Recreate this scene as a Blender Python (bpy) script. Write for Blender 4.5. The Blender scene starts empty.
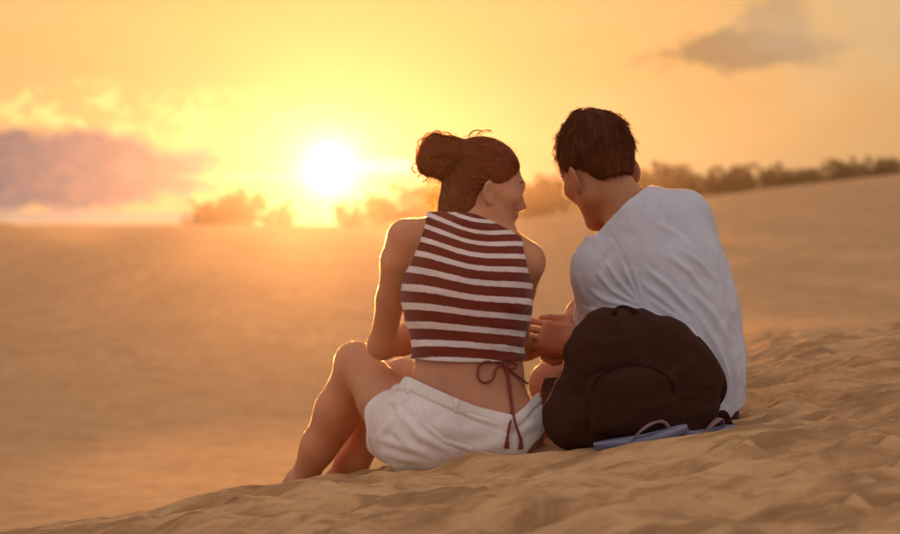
import bpy, bmesh, math, random
import numpy as np
from mathutils import Vector, Matrix
from mathutils.bvhtree import BVHTree

R = math.radians
random.seed(7)
rng = np.random.default_rng(11)
scene = bpy.context.scene
col = scene.collection

# ------------------------------------------------------------------ camera
CAM_H, F_PX, DIST = 0.60, 2125.0, 5.30
PITCH = math.atan(37.0 / F_PX)
cam_d = bpy.data.cameras.new('camera')
cam_d.lens, cam_d.sensor_width = 85.0, 36.0
cam_d.clip_start, cam_d.clip_end = 0.1, 3000.0
cam_d.dof.use_dof = True
cam_d.dof.focus_distance = 5.28
cam_d.dof.aperture_fstop = 3.6
cam = bpy.data.objects.new('camera', cam_d)
cam.location = (0, 0, CAM_H)
cam.rotation_euler = (math.pi / 2 - PITCH, 0, 0)
col.objects.link(cam)
scene.camera = cam

# ------------------------------------------------------------------ sky, sun, exposure
SUN_AZ = math.atan(-120.0 / F_PX)      # left of straight ahead
SUN_EL = math.atan(62.0 / F_PX)
SUN_DIR = Vector((math.sin(SUN_AZ) * math.cos(SUN_EL), math.cos(SUN_AZ) * math.cos(SUN_EL), math.sin(SUN_EL)))
SKY_STRENGTH = 0.05
world = bpy.data.worlds.new('World')
scene.world = world
world.use_nodes = True


class NT:
    """small helper around a node tree"""
    def __init__(self, tree):
        self.t = tree
        tree.nodes.clear()

    def n(self, typ, **kw):
        nd = self.t.nodes.new(typ)
        for k, v in kw.items():
            if k == 'ins':
                for kk, vv in v.items():
                    s = nd.inputs[kk]
                    if hasattr(vv, 'is_output'):
                        self.t.links.new(vv, s)
                    else:
                        s.default_value = vv
            else:
                setattr(nd, k, v)
        return nd

    def m(self, op, a, b=None, c=None, clamp=False):
        nd = self.t.nodes.new('ShaderNodeMath')
        nd.operation = op
        nd.use_clamp = clamp
        for i, v in enumerate((a, b, c)):
            if v is None:
                continue
            if hasattr(v, 'is_output'):
                self.t.links.new(v, nd.inputs[i])
            else:
                nd.inputs[i].default_value = v
        return nd.outputs[0]

    def mix(self, fac, a, b, mode='MIX'):
        nd = self.t.nodes.new('ShaderNodeMix')
        nd.data_type = 'RGBA'
        nd.blend_type = mode
        for i, v in ((0, fac), (6, a), (7, b)):
            if hasattr(v, 'is_output'):
                self.t.links.new(v, nd.inputs[i])
            else:
                nd.inputs[i].default_value = v if i == 0 else (*v, 1.0)[:4]
        return nd.outputs[2]

    def smooth(self, x, lo, hi):
        nd = self.t.nodes.new('ShaderNodeMapRange')
        nd.interpolation_type = 'SMOOTHSTEP'
        self.t.links.new(x, nd.inputs[0])
        nd.inputs[1].default_value, nd.inputs[2].default_value = lo, hi
        nd.inputs[3].default_value, nd.inputs[4].default_value = 0.0, 1.0
        return nd.outputs[0]

    def noise(self, vec, scale, detail=4, rough=0.5, dist=0.0):
        nd = self.n('ShaderNodeTexNoise', ins={'Scale': scale, 'Detail': detail, 'Roughness': rough, 'Distortion': dist})
        if vec is not None:
            self.t.links.new(vec, nd.inputs['Vector'])
        return nd.outputs[0]


def build_world():
    w = NT(world.node_tree)
    sky = w.n('ShaderNodeTexSky', sky_type='NISHITA', sun_disc=False)
    sky.sun_elevation = SUN_EL
    sky.sun_rotation = SUN_AZ % (2 * math.pi)
    sky.altitude = 0
    sky.air_density, sky.dust_density, sky.ozone_density = 1.6, 3.5, 1.0
    tc = w.n('ShaderNodeTexCoord').outputs['Generated']
    sep = w.n('ShaderNodeSeparateXYZ', ins={0: tc})
    x, y, z = sep.outputs[0], sep.outputs[1], sep.outputs[2]
    dotn = w.n('ShaderNodeVectorMath', operation='DOT_PRODUCT', ins={0: tc, 1: tuple(SUN_DIR)})
    ang = w.m('MULTIPLY', w.m('ARCCOSINE', w.m('MINIMUM', dotn.outputs['Value'], 1.0)), 180 / math.pi)

    def glow(width, power=1.0):
        return w.m('EXPONENT', w.m('MULTIPLY', w.m('POWER', w.m('DIVIDE', ang, width), power), -1.0))
    # azimuth and height in degrees, so clouds can be put where they hang in the sky
    az = w.m('MULTIPLY', w.m('ARCTAN2', x, y), 180 / math.pi)
    el = w.m('MULTIPLY', w.m('ARCSINE', z), 180 / math.pi)
    # broad warm sunset sky
    base = w.n('ShaderNodeVectorMath', operation='SCALE', ins={0: sky.outputs[0], 'Scale': SKY_STRENGTH}).outputs[0]

    def add(c, colr, fac):
        s = w.n('ShaderNodeVectorMath', operation='SCALE', ins={0: colr, 'Scale': fac}).outputs[0]
        return w.n('ShaderNodeVectorMath', operation='ADD', ins={0: c, 1: s}).outputs[0]
    c = base
    # thin high veil lit by the low sun: cool and pale away from the sun, golden towards it
    up = w.smooth(el, -4.0, 2.0)
    away = w.m('MULTIPLY', up, w.smooth(ang, 15.0, 95.0))
    c = add(c, (0.56, 0.51, 0.58), away)
    c = add(c, (0.55, 0.41, 0.19), glow(60.0))
    c = add(c, (0.20, 0.10, 0.02), glow(8.0))
    streak = w.n('ShaderNodeCombineXYZ', ins={0: w.m('MULTIPLY', az, 0.10), 1: w.m('MULTIPLY', el, 0.42), 2: 3.1}).outputs[0]
    st = w.noise(streak, 1.3, 5, 0.55, 0.4)
    stf = w.smooth(st, 0.42, 0.72)
    c = w.mix(w.m('MULTIPLY', stf, 0.22), c, (0.98, 0.66, 0.30))
    # named cloud banks (azimuth, elevation, half sizes in degrees)
    cv = w.n('ShaderNodeCombineXYZ', ins={0: az, 1: w.m('MULTIPLY', el, 1.7), 2: 0.0}).outputs[0]
    nz = w.noise(cv, 0.55, 6, 0.55, 0.25)
    nzc = w.m('SUBTRACT', nz, 0.5)

    def bank(a0, e0, ra, re, soft, wob):
        da = w.m('DIVIDE', w.m('SUBTRACT', az, a0), ra)
        de = w.m('DIVIDE', w.m('SUBTRACT', el, e0), re)
        d = w.m('SQRT', w.m('ADD', w.m('MULTIPLY', da, da), w.m('MULTIPLY', de, de)))
        d = w.m('ADD', d, w.m('MULTIPLY', nzc, wob))
        inv = w.m('SUBTRACT', 1.0, d)
        return w.smooth(inv, -soft, soft)
    # duller layer high on the left, sunlit puffs billowing over the grey bank
    c = w.mix(w.m('MULTIPLY', bank(-10.5, 3.6, 6.5, 1.1, 0.7, 1.6), 0.40), c, (0.72, 0.44, 0.17))
    puffn = w.noise(cv, 1.25, 5, 0.6, 0.5)
    puff = w.smooth(puffn, 0.47, 0.60)
    c = w.mix(w.m('MULTIPLY', w.m('MULTIPLY', bank(-8.8, 3.0, 4.2, 0.80, 0.5, 1.6), puff), 0.85), c, (1.15, 0.80, 0.27))
    # grey bank low on the left
    c = w.mix(w.m('MULTIPLY', bank(-11.2, 1.50, 5.0, 1.08, 0.22, 1.3), 1.0), c, (0.0, 0.10, 0.17))
    c = w.mix(w.m('MULTIPLY', w.m('MULTIPLY', bank(-11.0, 1.6, 4.6, 1.0, 0.3, 1.3), puff), 0.35), c, (0.16, 0.18, 0.20))
    c = w.mix(w.m('MULTIPLY', bank(-22.0, 2.0, 7.5, 1.3, 0.30, 1.0), 0.9), c, (0.14, 0.15, 0.16))
    # pale strip under the bank
    c = w.mix(w.m('MULTIPLY', bank(-11.0, 0.34, 5.0, 0.20, 0.6, 0.4), 0.85), c, (0.34, 0.30, 0.26))
    # small dark cloud high on the right, and its neighbours further round
    c = w.mix(w.m('MULTIPLY', bank(7.4, 4.75, 2.3, 0.50, 0.30, 2.6), 0.85), c, (0.36, 0.22, 0.11))
    c = w.mix(w.m('MULTIPLY', bank(9.6, 4.9, 1.2, 0.30, 0.40, 2.6), 0.6), c, (0.42, 0.27, 0.14))
    c = w.mix(w.m('MULTIPLY', bank(8.8, 5.7, 1.0, 0.8, 0.40, 2.4), 0.65), c, (0.42, 0.28, 0.15))
    c = w.mix(w.m('MULTIPLY', bank(16.0, 5.0, 4.0, 0.9, 0.5, 1.8), 0.5), c, (0.5, 0.36, 0.22))
    c = w.mix(w.m('MULTIPLY', bank(11.2, 5.6, 3.2, 1.5, 0.8, 2.0), 0.35), c, (0.70, 0.52, 0.33))
    # thin streaks burning close to the sun
    c = w.mix(w.m('MULTIPLY', bank(-5.0, 1.42, 1.5, 0.10, 0.8, 1.2), 0.8), c, (1.6, 1.1, 0.35))
    c = w.mix(w.m('MULTIPLY', bank(-1.65, 1.72, 0.75, 0.20, 0.6, 1.0), 0.8), c, (2.0, 1.5, 0.6))
    # aureole and disc of the sun
    c = add(c, (0.6, 0.40, 0.30), glow(1.3, 1.3))
    c = add(c, (3.6, 3.0, 2.0), glow(0.46, 1.3))
    c = add(c, (60.0, 48.0, 26.0), w.smooth(w.m('MULTIPLY', ang, -1.0), -0.30, -0.24))
    bg = w.n('ShaderNodeBackground', ins={'Color': c, 'Strength': 1.0})
    out = w.n('ShaderNodeOutputWorld')
    w.t.links.new(bg.outputs[0], out.inputs['Surface'])


build_world()
sun_d = bpy.data.lights.new('sun', 'SUN')
sun_d.energy = 4.2
sun_d.angle = R(0.55)
sun_d.color = (1.0, 0.37, 0.10)
sun = bpy.data.objects.new('sun', sun_d)
sun.rotation_euler = (-SUN_DIR).to_track_quat('-Z', 'Y').to_euler()
sun.location = (-6, 100, 12)
col.objects.link(sun)

scene.view_settings.view_transform = 'Standard'
scene.view_settings.look = 'None'
scene.view_settings.exposure = 0.0
scene.view_settings.gamma = 1.0
scene.view_settings.use_curve_mapping = False
scene.render.engine = 'CYCLES'
scene.cycles.use_denoising = True
try:
    scene.cycles.denoiser = 'OPENIMAGEDENOISE'
except Exception:
    pass
scene.cycles.max_bounces = 6
scene.cycles.volume_bounces = 1
scene.cycles.transparent_max_bounces = 6
scene.cycles.caustics_reflective = False
scene.cycles.caustics_refractive = False


# ------------------------------------------------------------------ general helpers
def pt(u, v, dy=0.0):
    """a point of the place: sight line of the measured photograph position, at a real distance"""
    a = (u - 450.0) / F_PX
    b = (267.0 - v) / F_PX
    fy, fz = math.cos(PITCH), -math.sin(PITCH)
    uy, uz = math.sin(PITCH), math.cos(PITCH)
    d = np.array([a, fy + b * uy, fz + b * uz])
    t = (DIST + dy) / d[1]
    return np.array([0, 0, CAM_H]) + d * t


def uv_of(P):
    """measured photograph position of world points (N,3), used to lay folds and seams"""
    q = P - np.array([0, 0, CAM_H])
    f = q[:, 1] * math.cos(PITCH) - q[:, 2] * math.sin(PITCH)
    up = q[:, 1] * math.sin(PITCH) + q[:, 2] * math.cos(PITCH)
    return 450 + F_PX * q[:, 0] / f, 267 - F_PX * up / f


def hash2(ix, iy, seed):
    h = (ix.astype(np.int64) * 374761393 + iy.astype(np.int64) * 668265263 + seed * 1442695041) & 0xFFFFFFFF
    h = ((h ^ (h >> 13)) * 1274126177) & 0xFFFFFFFF
    return ((h ^ (h >> 16)) & 0xFFFFFF).astype(np.float64) / 0xFFFFFF


def vnoise(x, y, seed=0):
    ix, iy = np.floor(x), np.floor(y)
    fx, fy = x - ix, y - iy
    fx = fx * fx * fx * (fx * (fx * 6 - 15) + 10)
    fy = fy * fy * fy * (fy * (fy * 6 - 15) + 10)
    a, b = hash2(ix, iy, seed), hash2(ix + 1, iy, seed)
    c, d = hash2(ix, iy + 1, seed), hash2(ix + 1, iy + 1, seed)
    return (a + (b - a) * fx) * (1 - fy) + (c + (d - c) * fx) * fy - 0.5


def fbm(x, y, octs=4, seed=0, gain=0.5):
    s, a = 0.0, 1.0
    for i in range(octs):
        s = s + a * vnoise(x * 2 ** i + 17.3 * i, y * 2 ** i - 9.1 * i, seed + i)
        a *= gain
    return s


def sstep(x, a, b):
    t = np.clip((x - a) / (b - a), 0, 1)
    return t * t * (3 - 2 * t)


def mesh_obj(name, V, Fs, mat, parent=None, smooth=True, attrs=None, midx=None):
    me = bpy.data.meshes.new(name)
    V = np.asarray(V, dtype=np.float32)
    if isinstance(Fs, np.ndarray):
        nv = Fs.shape[1]
        me.vertices.add(len(V))
        me.vertices.foreach_set('co', V.ravel())
        me.loops.add(Fs.size)
        me.loops.foreach_set('vertex_index', Fs.astype(np.int32).ravel())
        me.polygons.add(len(Fs))
        me.polygons.foreach_set('loop_start', np.arange(0, Fs.size, nv, dtype=np.int32))
        me.update(calc_edges=True)
    else:
        me.from_pydata([tuple(map(float, v)) for v in V], [], Fs)
        me.update()
    if midx is None:
        me.validate()
    if smooth:
        me.polygons.foreach_set('use_smooth', np.ones(len(me.polygons), dtype=bool))
    if attrs:
        for k, a in attrs.items():
            at = me.attributes.new(k, 'FLOAT', 'POINT')
            at.data.foreach_set('value', np.asarray(a, dtype=np.float32))
    for mm in (mat if isinstance(mat, (list, tuple)) else [mat]):
        me.materials.append(mm)
    if midx is not None:
        me.polygons.foreach_set('material_index', np.asarray(midx, dtype=np.int32))
    o = bpy.data.objects.new(name, me)
    col.objects.link(o)
    if parent is not None:
        o.parent = parent
        o.matrix_parent_inverse = Matrix.Translation(-Vector(parent.location))
    return o


def thing(name, label, cat, loc, group=None):
    o = bpy.data.objects.new(name, None)
    o.empty_display_size = 0.1
    o.location = loc
    o['label'], o['category'] = label, cat
    if group:
        o['group'] = group
    col.objects.link(o)
    return o


# ------------------------------------------------------------------ materials
def material(name):
    m = bpy.data.materials.new(name)
    m.use_nodes = True
    return m, NT(m.node_tree)


def finish(t, bsdf):
    o = t.n('ShaderNodeOutputMaterial')
    t.t.links.new(bsdf, o.inputs['Surface'])


def bump(t, h, strength, dist):
    return t.n('ShaderNodeBump', ins={'Height': h, 'Strength': strength, 'Distance': dist}).outputs[0]


def pbsdf(t, colr, rough, **ins):
    p = t.n('ShaderNodeBsdfPrincipled')
    d = {'Base Color': colr if hasattr(colr, 'is_output') else (*colr, 1.0), 'Roughness': rough}
    d.update(ins)
    for k, v in d.items():
        s = p.inputs[k]
        if hasattr(v, 'is_output'):
            t.t.links.new(v, s)
        else:
            s.default_value = v
    return p


def skin_mat(name, base, red):
    m, t = material(name)
    pos = t.n('ShaderNodeTexCoord').outputs['Object']
    n1 = t.noise(pos, 11, 6, 0.65)
    n2 = t.noise(pos, 420, 3, 0.6)
    c = t.mix(t.smooth(n1, 0.35, 0.7), base, red)
    c = t.mix(t.m('MULTIPLY', t.smooth(t.noise(pos, 4.5, 3, 0.5), 0.45, 0.7), 0.35), c, tuple(k * f for k, f in zip(base, (.78, .66, .6))))
    c = t.mix(t.m('MULTIPLY', t.smooth(t.noise(pos, 160, 2, 0.5), 0.62, 0.75), 0.18), c, tuple(0.6 * k for k in base))
    p = pbsdf(t, c, 0.48, **{'Subsurface Weight': 0.07, 'Subsurface Radius': (0.6, 0.22, 0.12), 'Subsurface Scale': 0.012,
                             'Specular IOR Level': 0.35, 'Normal': bump(t, n2, 0.25, 0.001)})
    finish(t, p.outputs[0])
    return m


def cloth_mat(name, base, var, rough=0.9, weave=900.0, sheen=0.25, stain=0.12):
    m, t = material(name)
    pos = t.n('ShaderNodeTexCoord').outputs['Object']
    n1 = t.noise(pos, 22, 4, 0.6)
    n3 = t.noise(pos, 260, 3, 0.7)
    c = t.mix(t.smooth(n1, 0.3, 0.75), base, var)
    c = t.mix(t.m('MULTIPLY', t.smooth(n3, 0.45, 0.8), stain), c, tuple(0.7 * k for k in base))
    wv = t.n('ShaderNodeTexWave', ins={'Scale': weave / 6.0, 'Distortion': 2.0, 'Detail': 1.0})
    t.t.links.new(pos, wv.inputs['Vector'])
    h = t.m('ADD', t.m('MULTIPLY', wv.outputs[1], 0.35), t.noise(pos, weave, 2, 0.6))
    p = pbsdf(t, c, rough, **{'Sheen Weight': sheen, 'Specular IOR Level': 0.2, 'Normal': bump(t, h, 0.35, 0.0012)})
    finish(t, p.outputs[0])
    return m


def thin_cloth_mat(name, base, var, **kw):
    """cotton that lets a little of the low sun through"""
    m = cloth_mat(name, base, var, **kw)
    t = m.node_tree
    p = [n for n in t.nodes if n.type == 'BSDF_PRINCIPLED'][0]
    out = [n for n in t.nodes if n.type == 'OUTPUT_MATERIAL'][0]
    tr = t.nodes.new('ShaderNodeBsdfTranslucent')
    tr.inputs['Color'].default_value = (*base, 1)
    mx = t.nodes.new('ShaderNodeMixShader')
    mx.inputs[0].default_value = 0.18
    t.links.new(p.outputs[0], mx.inputs[1])
    t.links.new(tr.outputs[0], mx.inputs[2])
    t.links.new(mx.outputs[0], out.inputs['Surface'])
    return m


def striped_mat():
    m, t = material('striped_knit')
    at = t.n('ShaderNodeAttribute', attribute_name='stripe').outputs['Fac']
    pos = t.n('ShaderNodeTexCoord').outputs['Object']
    wob = t.m('MULTIPLY', t.m('SUBTRACT', t.noise(pos, 60, 3, 0.6), 0.5), 0.10)
    s = t.m('FRACT', t.m('ADD', at, wob))
    edge = t.m('ABSOLUTE', t.m('SUBTRACT', s, 0.5))
    white = t.smooth(t.m('MULTIPLY', edge, -1.0), -0.205, -0.170)
    n1 = t.noise(pos, 30, 4, 0.6)
    red = t.mix(n1, (0.140, 0.018, 0.007), (0.18, 0.025, 0.010))
    wh = t.mix(n1, (0.74, 0.66, 0.62), (0.62, 0.52, 0.48))
    c = t.mix(white, red, wh)
    wv = t.n('ShaderNodeTexWave', bands_direction='X', ins={'Scale': 170.0, 'Distortion': 1.5, 'Detail': 1.0})
    t.t.links.new(pos, wv.inputs['Vector'])
    h = t.m('ADD', t.m('MULTIPLY', wv.outputs[1], 0.6), t.noise(pos, 700, 2, 0.6))
    p = pbsdf(t, c, 0.9, **{'Sheen Weight': 0.2, 'Specular IOR Level': 0.2, 'Normal': bump(t, h, 0.4, 0.0012)})
    finish(t, p.outputs[0])
    return m


def hair_mat(name, a, b, through=0.0, tint=None):
    m, t = material(name)
    pos = t.n('ShaderNodeTexCoord').outputs['Object']
    c = t.mix(t.noise(pos, 90, 3, 0.6), a, b)
    p = pbsdf(t, c, 0.55, **{'Specular IOR Level': 0.12})
    if not through:
        finish(t, p.outputs[0])
        return m
    tr = t.n('ShaderNodeBsdfTranslucent', ins={'Color': (*[min(1, 3.0 * k) for k in b], 1)})
    mx = t.n('ShaderNodeMixShader', ins={0: 0.15})
    t.t.links.new(p.outputs[0], mx.inputs[1])
    t.t.links.new(tr.outputs[0], mx.inputs[2])
    # light that passes through the strands goes mostly straight on
    rf = t.n('ShaderNodeBsdfRefraction', ins={'Color': (*(tint or [min(1, 5.0 * k) for k in b]), 1), 'Roughness': 0.5, 'IOR': 1.06})
    m2 = t.n('ShaderNodeMixShader', ins={0: through})
    t.t.links.new(mx.outputs[0], m2.inputs[1])
    t.t.links.new(rf.outputs[0], m2.inputs[2])
    finish(t, m2.outputs[0])
    return m


def plain_mat(name, base, rough, scale=80, spec=0.4, bmp=0.3):
    m, t = material(name)
    pos = t.n('ShaderNodeTexCoord').outputs['Object']
    n = t.noise(pos, scale, 4, 0.6)
    c = t.mix(n, tuple(0.75 * k for k in base), tuple(1.2 * k for k in base))
    p = pbsdf(t, c, rough, **{'Specular IOR Level': spec, 'Normal': bump(t, n, bmp, 0.001)})
    finish(t, p.outputs[0])
    return m


def sand_mat():
    m, t = material('dune_sand')
    pos = t.n('ShaderNodeTexCoord').outputs['Object']
    big = t.noise(pos, 0.35, 4, 0.55)
    mid = t.noise(pos, 7.0, 5, 0.6)
    grain = t.noise(pos, 420.0, 3, 0.75)
    # ripple light and shade painted in as drawn-out dark and pale bands
    mp = t.n('ShaderNodeMapping', ins={'Vector': pos, 'Scale': (2.6, 9.0, 2.6), 'Rotation': (0, 0, 0.16)})
    band = t.noise(mp.outputs[0], 1.0, 5, 0.6, 0.9)
    mp2 = t.n('ShaderNodeMapping', ins={'Vector': pos, 'Scale': (7.0, 30.0, 7.0), 'Rotation': (0, 0, -0.12)})
    band2 = t.noise(mp2.outputs[0], 1.0, 4, 0.6, 0.7)
    c = t.mix(t.smooth(big, 0.3, 0.7), (0.56, 0.315, 0.138), (0.64, 0.370, 0.170))
    c = t.mix(t.m('MULTIPLY', t.smooth(mid, 0.42, 0.72), 0.45), c, (0.34, 0.20, 0.10))
    c = t.mix(t.m('MULTIPLY', t.smooth(band, 0.46, 0.62), 0.70), c, (0.27, 0.145, 0.062))
    c = t.mix(t.m('MULTIPLY', t.smooth(band2, 0.48, 0.64), 0.50), c, (0.29, 0.16, 0.07))
    c = t.mix(t.m('MULTIPLY', t.smooth(band, 0.46, 0.34), 0.40), c, (0.62, 0.41, 0.22))
    c = t.mix(t.m('MULTIPLY', t.smooth(grain, 0.52, 0.72), 0.45), c, (0.22, 0.13, 0.07))
    c = t.mix(t.m('MULTIPLY', t.smooth(t.noise(pos, 900, 2, 0.6), 0.62, 0.74), 0.35), c, (0.62, 0.45, 0.28))
    h = t.m('ADD', t.m('MULTIPLY', grain, 0.4), t.m('MULTIPLY', t.noise(pos, 90.0, 4, 0.65), 1.6))
    p = pbsdf(t, c, 0.93, **{'Specular IOR Level': 0.15, 'Normal': bump(t, h, 0.55, 0.004)})
    finish(t, p.outputs[0])
    return m


SAND = sand_mat()
SKIN_W = skin_mat('skin_fair', (0.50, 0.225, 0.115), (0.60, 0.255, 0.125))
SKIN_M = skin_mat('skin_tanned', (0.43, 0.170, 0.072), (0.47, 0.18, 0.078))
SHIRT = thin_cloth_mat('white_cotton', (0.72, 0.73, 0.78), (0.64, 0.65, 0.70), sheen=0.1, stain=0.18)
DENIM = cloth_mat('white_denim', (0.80, 0.73, 0.66), (0.72, 0.65, 0.58), weave=1200, stain=0.2)
STRIPE = striped_mat()
CORD = plain_mat('maroon_cord', (0.23, 0.035, 0.022), 0.85, 300)
DARKCLOTH = cloth_mat('glare_tinted_charcoal_cloth', (0.036, 0.011, 0.0045), (0.042, 0.013, 0.005), sheen=0.1)  # charcoal shorts, with the orange lens glare mixed into the colour
NYLON = plain_mat('glare_tinted_nylon', (0.036, 0.011, 0.0045), 0.85, 500, 0.15, 0.4)  # dark bag fabric; its red-brown is lens glare put into the base colour
WEBBING = plain_mat('glare_tinted_webbing', (0.026, 0.008, 0.0035), 0.85, 900, 0.1, 0.6)  # same glare tint painted into the dark straps
BUCKLE = plain_mat('black_plastic', (0.02, 0.02, 0.02), 0.4, 200)
HAIR_W = hair_mat('glare_tinted_hair', (0.13, 0.022, 0.004), (0.20, 0.034, 0.006))  # red of the hair is orange lens glare painted into the colour
HAIR_M = hair_mat('glare_tinted_dark_hair', (0.078, 0.017, 0.004), (0.12, 0.026, 0.005))  # dark brown hair, reddened in colour to carry the lens glare
def eye_mat():
    m, t = material('eye')
    pos = t.n('ShaderNodeTexCoord').outputs['Object']
    y = t.n('ShaderNodeSeparateXYZ', ins={0: pos}).outputs[1]
    c = t.mix(t.smooth(y, 0.0098, 0.0104), (0.70, 0.62, 0.56), (0.06, 0.03, 0.015))
    c = t.mix(t.smooth(y, 0.0117, 0.0120), c, (0.005, 0.005, 0.005))
    finish(t, pbsdf(t, c, 0.12).outputs[0])
    return m


EYE = eye_mat()
STRAND_W = hair_mat('glare_tinted_strands', (0.13, 0.022, 0.004), (0.20, 0.034, 0.006), 0.25)  # strands share the glare-reddened colour of the cap
STRAND_M = hair_mat('glare_tinted_dark_strands', (0.078, 0.017, 0.004), (0.12, 0.026, 0.005), 0.20)  # same painted glare tint over dark brown
WISP_W = hair_mat('fine_strands_sun_tint', (0.30, 0.12, 0.04), (0.40, 0.17, 0.06), 0.6, (0.95, 0.66, 0.28))  # lighter thin hair, with overexposed sunlit gold put into the tint
RUBBER_BLUE = plain_mat('blue_grey_rubber', (0.085, 0.085, 0.135), 0.7, 60)
RUBBER_PALE = plain_mat('pale_blue_rubber', (0.20, 0.20, 0.29), 0.7, 60)
STRAP_MAUVE = plain_mat('mauve_strap_rubber', (0.20, 0.11, 0.13), 0.6, 90)
BARK = plain_mat('bark', (0.10, 0.065, 0.045), 0.95, 12)


def leaf_mat():
    m, t = material('foliage')
    oi = t.n('ShaderNodeObjectInfo').outputs['Random']
    pos = t.n('ShaderNodeTexCoord').outputs['Object']
    c = t.mix(t.noise(pos, 1.5, 3, 0.6), (0.045, 0.055, 0.022), (0.085, 0.085, 0.032))
    c = t.mix(t.m('MULTIPLY', oi, 0.5), c, (0.09, 0.075, 0.035))
    p = pbsdf(t, c, 0.7, **{'Specular IOR Level': 0.3})
    tr = t.n('ShaderNodeBsdfTranslucent', ins={'Color': (0.16, 0.13, 0.04, 1)})
    mx = t.n('ShaderNodeMixShader', ins={0: 0.3})
    t.t.links.new(p.outputs[0], mx.inputs[1])
    t.t.links.new(tr.outputs[0], mx.inputs[2])
    finish(t, mx.outputs[0])
    return m


LEAF = leaf_mat()


def fuzz_mat(name, base):
    m, t = material(name)
    d = t.n('ShaderNodeBsdfDiffuse', ins={'Color': (*base, 1)})
    tr = t.n('ShaderNodeBsdfRefraction', ins={'Color': (*base, 1), 'Roughness': 0.5, 'IOR': 1.04})
    mx = t.n('ShaderNodeMixShader', ins={0: 0.85})
    t.t.links.new(d.outputs[0], mx.inputs[1])
    t.t.links.new(tr.outputs[0], mx.inputs[2])
    finish(t, mx.outputs[0])
    return m


DOWN = fuzz_mat('fine_body_down', (0.80, 0.62, 0.42))
LINT = fuzz_mat('cotton_lint', (0.78, 0.76, 0.74))

# ------------------------------------------------------------------ the ground
_yl = np.array([-300, 0, 4.6, 5.3, 5.75, 6.5, 8, 11, 16, 22, 30, 45, 60, 75, 88, 97, 103, 110, 130])
_zl = np.array([-.3, 0., 0.0, 0.0, -0.05, -.22, -.55, -.98, -1.25, -1.5, -1.68, -1.55, -1.02, -.38, .32, .88, .95, .8, .3])
_yr = np.array([-300, 0, 5.3, 7, 10, 15, 25, 40, 60, 80, 92, 100, 108, 118, 130])
_zr = np.array([-.3, 0., 0.0, .0, -.06, -.10, -.02, .20, .55, .86, .98, 1.0, .9, .65, .3])


def _smooth_interp(y, xs, zs):
    # average of a few shifted lookups rounds the corners of the profile
    w = 0.05 * np.abs(y) + 0.15
    return sum(np.interp(y + k * w, xs, zs) for k in (-1.5, -1, -.5, 0, .5, 1, 1.5)) / 7.0


def ground_z(x, y, detail=True):
    x, y = np.asarray(x, float), np.asarray(y, float)
    near = np.clip(x, -2.6, 2.6) * 0.128 + 0.030 - 0.03 * sstep(-x, 0.3, 1.2)
    nb = 1 - sstep(y, 6.0, 18.0)
    zl = _smooth_interp(y, _yl, _zl)
    zr = _smooth_interp(y, _yr, _zr)
    edge = 0.30 + 0.045 * (y - 5.3)
    wr = sstep((x - edge) / (0.7 + 0.09 * np.maximum(y - 5.3, 0)), -0.5, 1.0)
    far = zl * (1 - wr) + zr * wr
    # the ridge climbs to the right
    far = far + sstep(y, 14, 95) * 0.112 * np.minimum(np.maximum(0, x - 1.2), 20 + 8 * np.tanh((np.maximum(x, 20) - 20) / 20))
    # soft dune folds in the hollow on the left
    s1 = (y - 37) - 0.9 * (x + 7.8)
    far = far + 0.42 * np.exp(-np.where(s1 > 0, s1 / 2.5, -s1 / 6.0) ** 2) * sstep(y, 18, 28) * (1 - wr)
    s2 = (y - 72) + 2.6 * (x + 15.0)
    far = far + 0.95 * np.exp(-np.where(s2 > 0, s2 / 14.0, -s2 / 6.0) ** 2) * sstep(y, 38, 52) * (1 - sstep(y, 80, 92)) * (1 - wr)
    z = near * nb + far
    big = fbm(x * 0.05, y * 0.05, 3, 5) * 0.5 * sstep(np.hypot(x, y - 5), 25, 90)
    z = z + big * (1 - 0.75 * np.exp(-((y - 95) / 20.0) ** 2))
    z = z + fbm(x * 0.33, y * 0.22, 3, 23) * 0.05 * sstep(y, 6.2, 12)
    if detail:
        rest = 1 - 0.90 * np.exp(-((x - .46) / .28) ** 2 - ((y - 5.06) / .14) ** 2)
        wgt = (1 - 0.85 * sstep(y, 7.0, 14.0)) * (1 - 0.5 * sstep(-x, 0.3, 0.9))
        wx = x + 0.10 * fbm(x * 2.2, y * 2.2, 2, 41)
        wy = y + 0.12 * fbm(x * 2.2, y * 2.2, 2, 43)
        # trodden lumps with sharp edges, wind ripples drawn out across them
        sab = lambda n, e: np.sqrt(n * n + e * e)
        r1 = 1 - 2 * sab(fbm(wx * 2.0 + 0.5 * wy, wy * 4.6 - 0.4 * wx, 2, 61), .10)
        r2 = (1 - 2 * sab(fbm(wx * 2.7 - 0.9 * wy, wy * 9.5 + 1.0 * wx, 2, 71), .08)) ** 2
        r3 = (1 - 2 * sab(fbm(wx * 5.5 + 1.6 * wy, wy * 21 - 1.6 * wx, 2, 81), .06)) ** 2
        r4 = fbm(wx * 22, wy * 40, 2, 87)
        z = z + wgt * rest * (0.046 * (r1 - 0.53) + 0.056 * (r2 - 0.43) + 0.020 * (r3 - 0.46) + 0.006 * r4)
        # sand heaped against what sits on it
        z = z + 0.015 * np.exp(-((x - .42) / .30) ** 2 - ((y - 5.02) / .13) ** 2) + 0.008 * np.exp(-((x + .10) / .28) ** 2 - ((y - 5.13) / .11) ** 2)
    return z


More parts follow.
